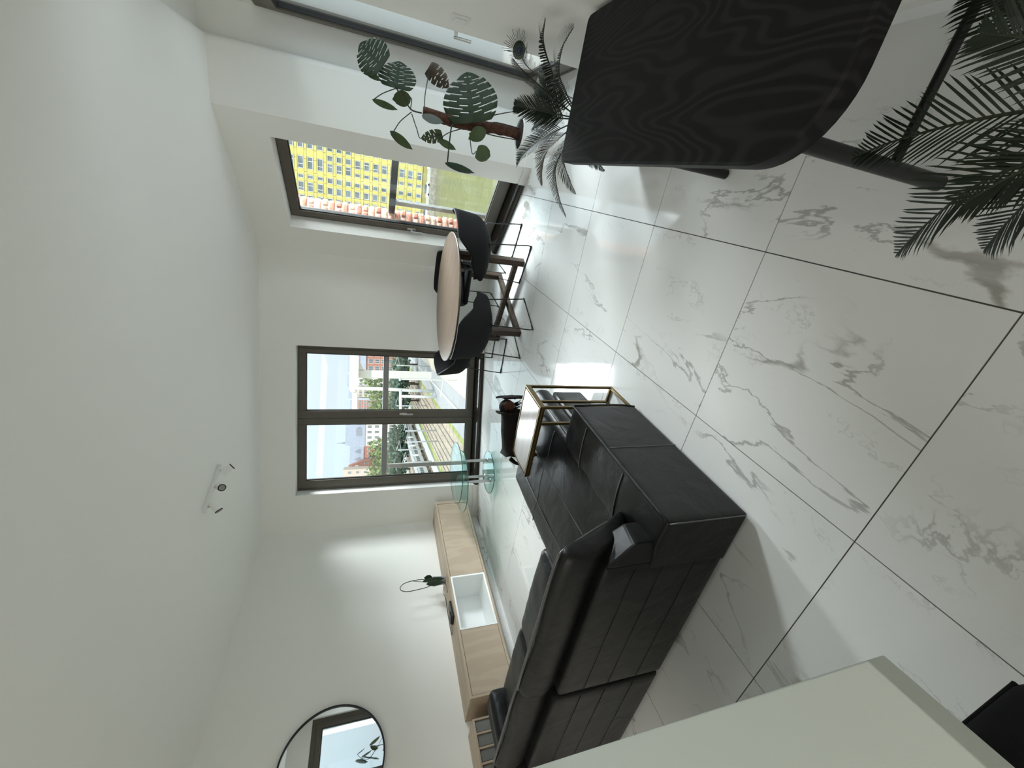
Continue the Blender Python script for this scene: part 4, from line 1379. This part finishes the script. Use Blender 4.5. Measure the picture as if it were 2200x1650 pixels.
# ---------------------------------------------------------------- dog on the chaise
def skin_body(name, pts, edges, radii, root, parent, levels=2):
    me = bpy.data.meshes.new(name+'_skeleton')
    me.from_pydata(pts, edges, [])
    o = bpy.data.objects.new(name+'_skeleton', me)
    C.objects.link(o)
    o.modifiers.new('skin', 'SKIN')
    for i, r_ in enumerate(radii):
        sv = me.skin_vertices[0].data[i]
        sv.radius = r_ if isinstance(r_, tuple) else (r_, r_)
        sv.use_root = (i == root)
    s_ = o.modifiers.new('sub', 'SUBSURF')
    s_.levels = s_.render_levels = levels
    dg = bpy.context.evaluated_depsgraph_get()
    m2 = bpy.data.meshes.new_from_object(o.evaluated_get(dg))
    vs = [v.co.copy() for v in m2.vertices]
    fs = [list(p.vertices) for p in m2.polygons]
    bpy.data.objects.remove(o)
    bpy.data.meshes.remove(m2)
    mb = MB()
    mb.add(vs, fs)
    return mb
dog = thing('dog', 'small long-eared black and tan dog standing on the sofa chaise, looking at the viewer', 'dog', (-1.53, 2.2, 0.445))
DV = [(-1.655, 2.165, 0.590), (-1.585, 2.195, 0.612), (-1.505, 2.230, 0.615), (-1.430, 2.262, 0.605), (-1.382, 2.285, 0.630), (-1.345, 2.300, 0.664), (-1.325, 2.268, 0.652), (-1.313, 2.236, 0.632), (-1.307, 2.216, 0.624),
      (-1.425, 2.225, 0.555), (-1.430, 2.215, 0.505), (-1.425, 2.205, 0.462), (-1.418, 2.188, 0.457),
      (-1.405, 2.300, 0.555), (-1.405, 2.305, 0.505), (-1.400, 2.300, 0.462), (-1.390, 2.285, 0.457),
      (-1.640, 2.128, 0.555), (-1.615, 2.112, 0.515), (-1.640, 2.105, 0.482), (-1.625, 2.095, 0.458), (-1.605, 2.082, 0.456),
      (-1.665, 2.205, 0.555), (-1.645, 2.222, 0.515), (-1.670, 2.218, 0.482), (-1.655, 2.210, 0.458), (-1.635, 2.198, 0.456)]
DE = [(0, 1), (1, 2), (2, 3), (3, 4), (4, 5), (5, 6), (6, 7), (7, 8), (3, 9), (9, 10), (10, 11), (11, 12), (3, 13), (13, 14), (14, 15), (15, 16), (0, 17), (17, 18), (18, 19), (19, 20), (20, 21), (0, 22), (22, 23), (23, 24), (24, 25), (25, 26)]
DR = [0.066, 0.070, 0.070, 0.072, 0.054, 0.056, 0.040, 0.026, 0.018, 0.030, 0.021, 0.017, 0.016, 0.030, 0.021, 0.017, 0.016, 0.040, 0.027, 0.017, 0.016, 0.014, 0.040, 0.027, 0.017, 0.016, 0.014]
db_ = skin_body('dog', DV, DE, DR, 1, dog)
hc = Vector((-1.330, 2.275, 0.655))
for i, f_ in enumerate(db_.f):
    c = sum((db_.v[k] for k in f_), Vector())/len(f_)
    on_face = (c-Vector((-1.312, 2.236, 0.640))).length < 0.050
    db_.mi[i] = 1 if (on_face or c.z < 0.535) else 0
db_.build('body', [M_fur, M_tan], dog, smooth='all')
fwd = (Vector((-1.307, 2.216, 0.624))-Vector((-1.345, 2.300, 0.664))).normalized()
rgt = fwd.cross(Vector((0, 0, 1))).normalized()
upv = rgt.cross(fwd).normalized()
MB().ball(Vector((-1.305, 2.205, 0.626)), 0.011, 8, (1.1, 0.8, 0.85)).build('nose', M_eye, dog, smooth='all')
for sg in (-1, 1):
    MB().ball(Vector((-1.328, 2.262, 0.672))+rgt*sg*0.026+fwd*0.012, 0.0085, 8).build('eye', M_eye, dog, smooth='all')
def hair(name, roots, m, rs, r=0.004, par=dog):
    mb = MB()
    for a, b in roots:
        a, b = Vector(a), Vector(b)
        mid = (a+b)/2+Vector((rs.uniform(-1, 1), rs.uniform(-1, 1), rs.uniform(-0.3, 0.8)))*0.008
        mb.tube(bez([a, mid, b], 4), r, 5, True, r*0.15)
    return mb.build(name, m, par, smooth='all')
rs = random.Random(5)
for sg in (-1, 1):
    top = Vector((-1.345, 2.290, 0.700))+rgt*sg*0.046
    ear = MB()
    def ef(u, v, top=top, sg=sg):
        w = (0.030+0.040*math.sin(math.pi*min(1, 0.25+u*0.75)))*(1 if u < 0.9 else 0.8)
        p = top+rgt*sg*(0.006*math.sin(u*1.6)+0.012*math.sin(math.pi*v))+Vector((0, 0, -0.125*u+0.012*math.sin(math.pi*u)))+fwd*((v-0.5)*w*1.5+0.014*u)
        return p+Vector((0, 0, -0.010*math.sin(v*14)*u))
    e = MB().grid(ef, 10, 10).build('ear', M_fur, dog, smooth='all')
    so = e.modifiers.new('t', 'SOLIDIFY')
    so.thickness = 0.010
    hr = []
    for k in range(26):
        v = k/25
        q_ = ef(0.35+0.6*rs.random(), v)
        hr.append((q_, q_+Vector((0, 0, -0.045-0.02*rs.random()))+rgt*sg*rs.uniform(0, 0.012)))
    hair('ear_hair', hr, M_tan if sg > 0 else M_fur, rs, 0.0045, e)
chest = []
for k in range(40):
    a = rs.uniform(-1, 1)
    o_ = Vector((-1.375, 2.262, 0.605))+rgt*a*0.055+Vector((0, 0, rs.uniform(-0.03, 0.03)))
    chest.append((o_, o_+fwd*0.022+Vector((0, 0, -0.05))+rgt*a*0.035))
hair('chest_hair', chest, M_fur, rs, 0.005)
ruff = []
for k in range(16):
    o_ = Vector((-1.352, 2.285, 0.612))+rgt*(0.045+0.012*rs.random())+Vector((0, 0, rs.uniform(-0.03, 0.01)))
    ruff.append((o_, o_+rgt*0.045+Vector((0, 0, 0.012*rs.random()-0.02))))
hair('cream_ruff', ruff, M_cream, rs, 0.0035)
MB().tube(bez([(-1.69, 2.15, 0.605), (-1.715, 2.135, 0.57), (-1.722, 2.115, 0.52), (-1.715, 2.10, 0.472)], 8), 0.016, 10, True, 0.005).build('tail', M_fur, dog, smooth='all')
tl = []
for k in range(34):
    u = k/33
    a = Vector((-1.60-0.14*u, 2.115+0.0*u, 0.545-0.03*u))
    b = Vector((-1.615-0.165*u+rs.uniform(-0.008, 0.008), 2.075+rs.uniform(-0.012, 0.012), 0.4625))
    tl.append((a, b))
hair('leg_feathers', tl, M_tan, rs, 0.0048)

# ---------------------------------------------------------------- outdoors
az = R(-5)
fV, rV = cf(math.sin(az), math.cos(az)), cf(math.cos(az), -math.sin(az))
T_V = Matrix(((rV.x, fV.x, 0, 0), (rV.y, fV.y, 0, 0), (0, 0, 1, 0), (0, 0, 0, 1)))
def Vp(l, d_, z=0.0):
    return T_V @ Vector((l, d_, z))
GZ = -14.0
def om(name, c, r=0.9, **kw):
    return mat(name, c, r, spec=0.15, **kw)
M_sand = om('sandy_ground', (0.62, 0.54, 0.46), var=0.15, vscale=0.3)
M_road = om('grey_road', (0.42, 0.40, 0.40), var=0.06, vscale=0.2)
M_plat = om('platform_paving', (0.56, 0.55, 0.52), var=0.06, vscale=0.2)
M_ball = om('track_ballast', (0.45, 0.36, 0.28), var=0.2, vscale=0.6)
M_railm = om('rail_steel', (0.30, 0.24, 0.20), 0.5)
M_gras = om('verge_grass', (0.34, 0.36, 0.12), var=0.3, vscale=0.5)
M_conc = om('pale_concrete', (0.74, 0.72, 0.67), var=0.05, vscale=0.5)
M_slate = om('slate_roof', (0.27, 0.30, 0.36), var=0.1, vscale=1.2)
M_red = om('red_brick_far', (0.46, 0.20, 0.15), var=0.1, vscale=0.8)
M_wht = om('white_render', (0.72, 0.70, 0.66))
M_beige = om('beige_render', (0.62, 0.52, 0.44))
M_win = om('far_window_glass', (0.14, 0.17, 0.20), 0.2)
M_tree = om('tree_green', (0.20, 0.27, 0.10), var=0.45, vscale=0.9)
M_treed = om('tree_dark_green', (0.10, 0.16, 0.12), var=0.5, vscale=0.9)
M_trunk = om('tree_trunk', (0.12, 0.09, 0.07))
M_mast = om('mast_steel', (0.50, 0.50, 0.52), 0.5)
M_mastw = om('white_post', (0.82, 0.82, 0.80), 0.5)
gr = thing('railway_ground', 'wide railway yard ground below the windows', 'ground', (*Vp(0, 100).xy, GZ))
gr['kind'] = 'structure'
ang = R(14)
T_K = T_V @ Matrix.Rotation(-ang, 4, 'Z')
# track frame: local x lateral, local y along the tracks
edge = [(-260, 20), (-260, 520), (60, 520), (13.0, 60), (12, 20)]
MB().prism([(Vp(a, b).x, Vp(a, b).y) for a, b in edge], GZ-0.6, GZ-0.02).build('ground', M_sand, gr)
def strip(u0, u1, m, h, name, y0=30, y1=330):
    return MB().box(u0, u1, y0, y1, GZ-0.02, GZ+h, T_K).build(name, m, gr)
# lateral coordinate in the track frame runs right-positive
strip(-16.4, -13.6, M_road, 0.03, 'road')
strip(-17.0, -16.4, M_plat, 0.15, 'kerb')
strip(-20.6, -17.0, M_road, 0.02, 'road')
strip(-21.6, -20.6, M_gras, 0.05, 'grass_strip')
strip(-33.0, -21.6, M_ball, 0.04, 'ballast')
strip(-34.2, -33.0, M_gras, 0.08, 'grass_strip')
strip(-37.2, -34.2, M_plat, 0.5, 'platform', 60, 260)
strip(-46.5, -37.2, M_ball, 0.04, 'ballast')
strip(-48.2, -46.5, M_gras, 0.08, 'grass_strip')
strip(-60, -48.2, M_ball, 0.04, 'ballast')
strip(-64, -60, M_plat, 0.5, 'platform', 60, 260)
strip(-90, -64, M_ball, 0.04, 'ballast')
for u in (-23.6, -25.1, -27.2, -28.7, -30.4, -31.9, -38.6, -40.1, -42.6, -44.1, -50, -51.5, -54, -55.5, -67, -68.5, -72, -73.5):
    strip(u-0.10, u+0.10, M_railm, 0.18, 'rail')

def far_building(name, label, l, d_, w, dep, z1, wallm, rows=0, cols=0, ww=1.2, wh=1.6, frame=M_wht, roof=None, roof_h=0, yaw=0.0, z0=GZ, zw=None, gable=False, group=None):
    b = thing(name, label, 'building', (*Vp(l, d_).xy, z0), 0)
    T = Matrix.Translation(Vp(l, d_)) @ Matrix.Rotation(math.atan2(rV.y, rV.x)+yaw, 4, 'Z')
    MB().box(-w/2, w/2, 0, dep, z0, z1, T).build('wall', wallm, b)
    if roof is not None:
        if gable:
            vs = [(-w/2, 0, z1), (w/2, 0, z1), (0, 0, z1+roof_h), (-w/2, dep, z1), (w/2, dep, z1), (0, dep, z1+roof_h)]
            MB().add([T @ Vector(v) for v in vs], [(0, 1, 2), (5, 4, 3), (0, 3, 4, 1), (1, 4, 5, 2), (2, 5, 3, 0)]).build('gable', wallm, b)
        else:
            o_ = 0.4
            vs = [(-w/2-o_, -o_, z1), (w/2+o_, -o_, z1), (w/2+o_, dep+o_, z1), (-w/2-o_, dep+o_, z1), (-w/2, dep*0.42, z1+roof_h), (w/2, dep*0.42, z1+roof_h), (w/2, dep*0.6, z1+roof_h), (-w/2, dep*0.6, z1+roof_h)]
            MB().add([T @ Vector(v) for v in vs], [(0, 1, 5, 4), (1, 2, 6, 5), (2, 3, 7, 6), (3, 0, 4, 7), (4, 5, 6, 7), (3, 2, 1, 0)]).build('roof', roof, b)
    if rows:
        zz0, zz1 = zw or (z0+2, z1)
        wm = None
        for r_ in range(rows):
            for c_ in range(cols):
                x = -w/2+(c_+0.5)*w/cols
                z = zz0+(r_+0.5)*(zz1-zz0)/rows
                if wm is None:
                    mb = MB()
                    mb.cur = 0
                    mb.box(-ww/2, ww/2, -0.06, 0.02, -wh/2, wh/2)
                    mb.cur = 1
                    mb.box(-ww/2-0.15, ww/2+0.15, -0.10, 0.0, wh/2, wh/2+0.15)
                    mb.box(-ww/2-0.15, ww/2+0.15, -0.12, 0.0, -wh/2-0.15, -wh/2)
                    mb.box(-ww/2-0.12, -ww/2, -0.10, 0.0, -wh/2, wh/2)
                    mb.box(ww/2, ww/2+0.12, -0.10, 0.0, -wh/2, wh/2)
                    mb.box(-0.05, 0.05, -0.08, 0.0, -wh/2, wh/2)
                    wo_ = mb.build('window', [M_win, frame], b)
                    wm = wo_.data
                    wm.transform(WM[b.name])
                else:
                    wo_ = bpy.data.objects.new('window', wm)
                    C.objects.link(wo_)
                    wo_.parent = b
                wo_.matrix_local = Matrix.Translation(-b.location) @ T @ Matrix.Translation((x, 0, z))
    return b, T
b, T = far_building('brick_house', 'red brick house with white framed windows beside the concrete pier', 27, 189, 12.5, 10, 3.2, M_red, 5, 4, 1.7, 1.9, roof=M_slate, roof_h=2.5, zw=(-11, 2.6))
b, T = far_building('slate_house', 'white house under a big grey slate roof, right of the spire', -6.0, 200, 12.5, 16, 3.2, M_wht, 4, 5, 1.0, 1.8, frame=M_wht, roof=M_slate, roof_h=8.6, zw=(-10, 2.8))
MB().box(-1.6, 1.8, 0.5, 3.4, 3.3, 7.0, T).build('dormer', M_slate, b)
b, T = far_building('dormer_house', 'long brick house with a slate roof and three pointed dormers', -16.5, 224, 12.5, 12, 3.8, M_red, 3, 6, 1.0, 1.7, roof=M_slate, roof_h=6.8, zw=(-9, 3.2))
for k in range(3):
    x = -4.0+4.0*k
    vs = [(x-0.9, 0.6, 5.0), (x+0.9, 0.6, 5.0), (x+0.9, 0.6, 6.3), (x, 0.6, 8.2), (x-0.9, 0.6, 6.3), (x-0.9, 4, 5.0), (x+0.9, 4, 5.0), (x+0.9, 4, 6.3), (x, 4, 8.2), (x-0.9, 4, 6.3)]
    MB().add([T @ Vector(v) for v in vs], [(0, 1, 2, 3, 4), (9, 8, 7, 6, 5), (0, 5, 6, 1), (1, 6, 7, 2), (2, 7, 8, 3), (3, 8, 9, 4), (4, 9, 5, 0)]).build('dormer', M_wht if False else M_slate, b)
ch_ = thing('church_spire', 'thin dark church spire rising between the slate roofs', 'tower', (*Vp(-13.2, 246).xy, GZ))
c_ = Vp(-13.2, 246)
MB().lathe([(0.001, GZ), (2.2, GZ), (2.2, 9.0), (0.001, 9.0)], (c_.x, c_.y, 0), n=8).build('shaft', M_slate, ch_)
MB().lathe([(0.001, 9.0), (2.6, 9.0), (1.1, 11.2), (0.75, 12.6), (0.85, 13.0), (0.35, 15.2), (0.06, 18.6), (0.001, 18.6)], (c_.x, c_.y, 0), n=8).build('spire', M_slate, ch_)
b, T = far_building('gabled_house', 'small red brick house with a stepped gable front', -22.6, 213, 4.6, 8, 4.6, M_red, 3, 2, 0.8, 1.6, roof=M_red, roof_h=6.0, zw=(-6, 4), gable=True)
MB().box(-0.55, 0.55, -0.1, 0.3, 6.0, 7.6, T).build('gable_window', M_wht, b)
b, T = far_building('beige_block', 'plain beige block with a flat roof at the left edge of the view', -26.5, 198.5, 8.0, 12, 12.1, M_beige, 6, 3, 0.9, 1.4, zw=(-9, 11))
for k in range(4):
    far_building('roof_house', ['grey house with a low roof far behind the canopy', 'far brick house with dark roof behind the canopy', 'far pale house with steep roof behind the canopy', 'far grey house above the canopy edge'][k], [8.5, 16.0, 23.5, 34.0][k], 262, [6.0, 5.5, 6.5, 8.5][k], 10, [8.5, 10.5, 11.0, 10.5][k], [M_red, M_beige, M_wht, M_red][k], roof=M_slate, roof_h=[4.0, 3.0, 3.4, 3.6][k], rows=3, cols=3, zw=(0, 8))
# station viaduct: concrete pier, canopy and curved edge beam
va = thing('viaduct', 'white concrete viaduct canopy on a thick pier', 'bridge', (*Vp(11.5, 109.5).xy, GZ))
T = T_V
MB().box(10.5, 12.4, 108.9, 111.0, GZ, 4.3, T).build('pier', M_conc, va, bevel=0.1)
MB().box(7.2, 40, 107, 118, 4.9, 6.3, T).build('deck', M_conc, va, bevel=0.15)
MB().box(7.6, 40, 106.4, 107.2, 4.2, 5.0, T).build('edge_beam', M_mastw, va)
cv = bez([(12.4, 109, 3.0), (14.5, 109, 4.0), (18, 109, 4.6), (24, 109, 4.8)], 8)
mb = MB()
n4 = len(cv)
for p in cv:
    mb.v += [T @ Vector((p.x, 108.4, p.z)), T @ Vector((p.x, 110.4, p.z)), T @ Vector((p.x, 110.4, 5.0)), T @ Vector((p.x, 108.4, 5.0))]
for i in range(n4-1):
    for k in range(4):
        mb.f.append([i*4+k, i*4+(k+1) % 4, (i+1)*4+(k+1) % 4, (i+1)*4+k])
mb.mi = [0]*len(mb.f)
mb.build('bracket', M_conc, va)
MB().box(-1.5, 7.0, 116, 125, 4.6, 5.9, T).build('deck', M_mastw, va)
# white portal posts and catenary masts
def post(name, label, pts, r, m, group=None):
    o = MB().tube([Vp(*p) for p in pts], r, 8)
    o = o.build(name, m, smooth='all')
    tag(o, label, 'post', group)
    return o
post('portal_post', 'tall slanting white post right of the concrete pier', [(6.9, 104.8, GZ), (7.5, 104.7, 4.8)], 0.42, M_mastw)
gn = thing('gantry', 'white portal gantry spanning the tracks', 'frame', (*Vp(4.5, 100).xy, GZ))
MB().tube([Vp(1.0, 100, -5.5), Vp(6.9, 99.9, -5.4)], 0.35, 8).build('crossbeam', M_mastw, gn, smooth='all')
MB().tube([Vp(5.2, 99.9, GZ), Vp(5.3, 99.9, -5.5)], 0.33, 8).build('post', M_mastw, gn, smooth='all')
MB().tube([Vp(1.1, 99.9, GZ), Vp(1.1, 99.9, -5.5)], 0.33, 8).build('post', M_mastw, gn, smooth='all')
lm = thing('lamp_post', 'thin white lamp post with slanting braces on the sandy ground', 'lamp post', (*Vp(7.2, 76).xy, GZ))
MB().tube([Vp(7.15, 76, GZ), Vp(7.1, 76, -3.7)], 0.11, 8).build('pole', M_mastw, lm, smooth='all')
MB().tube([Vp(7.15, 76, -11.4), Vp(4.0, 76, -11.0)], 0.09, 6).build('brace', M_mastw, lm, smooth='all')
MB().ball(Vp(7.1, 76, -3.6), 0.35, 6, (1, 1, 0.6)).build('lamp_head', M_mastw, lm, smooth='all')
MASTS = [(-8.6, 117.7, -6.1, 'catenary mast with red stripes beside the white wagons'), (-2.9, 100.0, -6.6, 'grey catenary mast under the spire side of the window'), (-5.4, 98.0, -6.8, 'grey catenary mast second from the window mullion'), (-10.75, 104.5, -6.7, 'grey catenary mast at the left end of the yard'), (14.2, 112, -5.0, 'grey catenary mast behind the concrete pier'), (3.6, 118, -5.6, 'grey catenary mast behind the portal gantry')]
for (l, d_, zt, lab) in MASTS:
    t = thing('catenary_mast', lab, 'mast', (*Vp(l, d_).xy, GZ), 0, 'catenary masts over the tracks')
    MB().tube([Vp(l, d_, GZ), Vp(l, d_, zt)], 0.17, 6).build('mast', M_mast, t, smooth='all')
    MB().tube([Vp(l, d_, zt+0.3), Vp(l+2.6, d_, zt-0.4)], 0.07, 5).build('arm', M_mast, t, smooth='all')
    MB().tube([Vp(l, d_, zt-0.9), Vp(l+2.6, d_, zt-0.4)], 0.06, 5).build('strut', M_mast, t, smooth='all')
# a row of white wagons along the tracks
for k in range(7):
    t = thing('wagon', 'white railway wagon %s in the row below the trees' % ['nearest', 'second', 'third', 'fourth', 'fifth', 'sixth', 'farthest'][k], 'wagon', (*(T_K @ Vector((-40.6, 92+9*k, 0))).xy, GZ), 0, 'white wagons on the tracks')
    Tk = T_K @ Matrix.Translation((-40.6, 92+9*k, GZ))
    MB().box(-1.3, 1.3, -3.9, 3.9, 0.9, 3.3, Tk).build('body', M_mastw, t, bevel=0.08)
    MB().box(-1.25, 1.25, -3.7, 3.7, 3.3, 3.5, Tk).build('roof', M_mast, t)
    for q_ in (-2.6, 2.6):
        MB().box(-1.1, 1.1, q_-0.9, q_+0.9, 0.18, 0.9, Tk).build('bogie', M_railm, t)
    for q_ in range(5):
        MB().box(1.30, 1.34, -3.3+1.4*q_, -2.3+1.4*q_, 1.9, 2.8, Tk).build('window', M_win, t)
# trees
def tree(l, d_, h, w, m, label, group='trees beyond the tracks', seed=0, z0=GZ):
    rs = random.Random(seed)
    c = Vp(l, d_)
    t = thing('tree', label, 'tree', (c.x, c.y, z0), 0, group)
    MB().cyl((c.x, c.y, z0), (c.x, c.y, z0+h*0.5), 0.35, 8, 0.2).build('trunk', M_trunk, t, smooth='all')
    mb = MB()
    for k in range(420):
        u = rs.random()
        a = rs.uniform(0, 6.283)
        q = Vector((math.cos(a)*math.sqrt(u)*w/2, math.sin(a)*math.sqrt(u)*w/2, 0))
        hz = h*(0.28+0.72*(0.5+0.5*rs.uniform(-1, 1)*math.sqrt(max(0, 1-u*0.95))))
        p = Vector((c.x, c.y, z0+hz))+q
        s_ = rs.uniform(0.35, 0.85)
        d1 = Vector((rs.uniform(-1, 1), rs.uniform(-1, 1), rs.uniform(-1, 1))).normalized()*s_
        d2 = d1.cross(Vector((rs.uniform(-1, 1), rs.uniform(-1, 1), rs.uniform(-1, 1))).normalized()).normalized()*s_*0.8
        mb.add([p-d1, p-d2, p+d1, p+d2], [(0, 1, 2, 3)])
    mb.build('crown', m, t)
TR = [(-11.2, 170, 16.4, 7.5, M_tree, 'light green tree in front of the white house'), (-19.5, 165, 16.2, 7.5, M_tree, 'light green tree in front of the dormer house'), (-15.2, 172, 15.0, 7, M_tree, 'green tree between the two light green trees'), (12.8, 150, 18.6, 8.0, M_tree, 'tall green tree left of the concrete pier'), (7.6, 152, 17.2, 8.0, M_tree, 'tall green tree beside the slanting white post'), (3.0, 155, 16.0, 7, M_tree, 'green tree behind the portal gantry'),
      (-5.5, 142, 10.0, 7, M_treed, 'low dark tree behind the wagons, nearest the mullion'), (-10.5, 143, 9.6, 7, M_treed, 'low dark tree behind the wagons below the spire'), (-16, 143, 9.6, 7, M_treed, 'low dark tree behind the wagons at the left'), (6.0, 138, 9.8, 7, M_treed, 'low dark tree under the tall green trees'), (11.5, 139, 9.4, 7, M_treed, 'low dark tree beside the concrete pier'), (18.5, 142, 8.6, 7, M_treed, 'low dark tree right of the concrete pier')]
for i, (l, d_, h, w, m, lab) in enumerate(TR):
    tree(l, d_, h, w, m, lab, seed=i)

# river, quay and the yellow tower beyond the narrow window
def water():
    m = bpy.data.materials.new('river_water')
    m.use_nodes = True
    t = m.node_tree
    b = t.nodes['Principled BSDF']
    b.inputs['Base Color'].default_value = (0.20, 0.21, 0.10, 1)
    b.inputs['Roughness'].default_value = 0.12
    c = nd(t, 'ShaderNodeTexCoord')
    mp = nd(t, 'ShaderNodeMapping')
    mp.inputs['Scale'].default_value = (0.7, 0.7, 0.7)
    t.links.new(c.outputs['Object'], mp.inputs[0])
    n = noise_n(t, mp.outputs[0], 1.0, 4, 0.6, 0.6)
    bp = nd(t, 'ShaderNodeBump')
    bp.inputs['Strength'].default_value = 0.6
    bp.inputs['Distance'].default_value = 0.25
    t.links.new(n, bp.inputs['Height'])
    t.links.new(bp.outputs[0], b.inputs['Normal'])
    return m
P0 = cf(50, 131, 0.0)
et = cdir((math.sin(R(-71)), math.cos(R(-71)), 0))
nf = cdir((-math.cos(R(-71)), math.sin(R(-71)), 0))     # towards the viewer
if nf.dot(Vector((-P0.x, -P0.y, 0))) < 0:
    nf = -nf
T_F = Matrix(((et.x, nf.x, 0, P0.x), (et.y, nf.y, 0, P0.y), (0, 0, 1, 0), (0, 0, 0, 1)))
riv = MB().prism([(Vp(a, b_).x, Vp(a, b_).y) for a, b_ in ((13.2, 18), (60, 18), (120, 60), (120, 150), (40, 175), (23.6, 165), (13.2, 60))], GZ-1.2, GZ-0.7)
st('river', riv, water(), 'greenish river below the narrow window')
qy = thing('quay', 'stone quay wall and road at the foot of the yellow tower', 'quay', (P0.x, P0.y, GZ))
qy['kind'] = 'structure'
MB().box(-60, 30, 5.0, 14.0, GZ-1.2, GZ+0.2, T_F).build('road', M_plat, qy)
MB().box(-60, 30, 14.0, 14.8, GZ-1.2, GZ+0.9, T_F).build('quay_wall', om('quay_stone', (0.42, 0.38, 0.34), var=0.3, vscale=1.5), qy)
MB().box(-60, 30, -20, 5.0, GZ-1.2, GZ+0.1, T_F).build('pavement', M_plat, qy)
tw = thing('yellow_tower', 'tall yellow panelled tower with many windows across the river', 'building', (P0.x, P0.y, GZ))
M_yel = om('yellow_panel', (0.66, 0.58, 0.20), 0.8, var=0.06, vscale=0.3)
M_yelj = om('panel_joint', (0.42, 0.37, 0.16))
M_wfr = om('white_window_frame', (0.80, 0.80, 0.76))
M_twg = om('tower_glass', (0.20, 0.23, 0.25), 0.15, var=0.3, vscale=0.35)
MB().box(-34, 12, -16, -0.35, GZ, 33, T_F).build('core', M_yelj, tw)
PA = [(-16.4, -15.2), (-13.1, -9.95), (-8.5, -7.5), (-6.6, -4.2)]
PB = [(-16.4, -15.4), (-14.4, -12.9), (-12.3, -10.0), (-8.6, -7.15), (-6.1, -4.2)]
PCc = [(-16.5, -16.0), (-14.4, -12.1), (-11.0, -10.0), (-8.4, -7.2), (-6.2, -4.4)]
rowsZ = [30.6, 28.2, 25.8, 23.35, 20.9, 18.5, 15.95, 13.4, 10.95, 8.5, 6.0, 3.5, 1.0, -1.4, -3.9, -6.4, -8.9, -11.6]
def shift(l, s):
    return [(a+s, b+s) for a, b in l]
npan = 0
for ri, z in enumerate(rowsZ):
    pat = PA if ri < 7 else (PB if ri < 10 else PCc)
    hh = 0.74
    for s in ((0,) if ri in (0, 1, 2) else (0, -13.2, 13.2)):
        x = -17.4+s
        xe = -4.2+s
        for (a, b_) in shift(pat, s):
            # solid panel, then the window
            if a-x > 0.3:
                MB().box(x+0.05, a-0.05, -0.36, 0.0, z-hh-0.1, z+hh+0.1, T_F).build('panel', M_yel, tw)
            o = MB()
            o.cur = 0
            o.box(a, b_, -0.35, -0.16, z-hh, z+hh, T_F)
            o.cur = 1
            o.box(a, b_, -0.16, -0.02, z-hh, z-hh+0.13, T_F)
            o.box(a, b_, -0.16, -0.02, z+hh-0.13, z+hh, T_F)
            o.box(a, a+0.13, -0.16, -0.02, z-hh+0.13, z+hh-0.13, T_F)
            o.box(b_-0.13, b_, -0.16, -0.02, z-hh+0.13, z+hh-0.13, T_F)
            if b_-a > 1.9:
                mx = a+(b_-a)*(0.36 if ri % 2 else 0.64)
                o.box(mx-0.07, mx+0.07, -0.16, -0.04, z-hh+0.13, z+hh-0.13, T_F)
            o.build('window', [M_twg, M_wfr], tw)
            x = b_
        # spandrel panels of the band above
        js = [-17.4, -14.9, -12.5, -9.2, -6.9, -4.2]
        for a, b_ in zip(js, js[1:]):
            z2 = rowsZ[ri-1]-hh-0.1 if ri else 33
            MB().box(a+s+0.04, b_+s-0.04, -0.36, 0.0, z+hh+0.14, z2-0.04, T_F).build('panel', M_yel, tw)
# parked cars on the quay
M_carw = om('white_car_paint', (0.80, 0.80, 0.80), 0.3)
M_tyre = om('car_tyre', (0.02, 0.02, 0.02))
for (tt, lab) in ((-16.5, 'white van parked at the foot of the yellow tower'), (-9.0, 'white car parked on the quay before the yellow tower'), (-2.5, 'white car parked at the left of the quay')):
    t = thing('parked_car', lab, 'car', tuple(T_F @ Vector((tt, 9.0, GZ+0.2))), 0, 'cars on the quay')
    Tc = T_F @ Matrix.Translation((tt, 9, GZ+0.2))
    MB().box(-2.1, 2.1, -0.85, 0.85, 0.35, 0.95, Tc).build('body', M_carw, t, bevel=0.1)
    MB().box(-1.3, 1.0, -0.75, 0.75, 0.95, 1.5, Tc).build('cabin', M_win, t, bevel=0.12)
    for a in (-1.3, 1.3):
        for b_ in (-0.8, 0.8):
            MB().cyl(Tc @ Vector((a, b_-0.1, 0.32)), Tc @ Vector((a, b_+0.1, 0.32)), 0.32, 12).build('wheel', M_tyre, t)
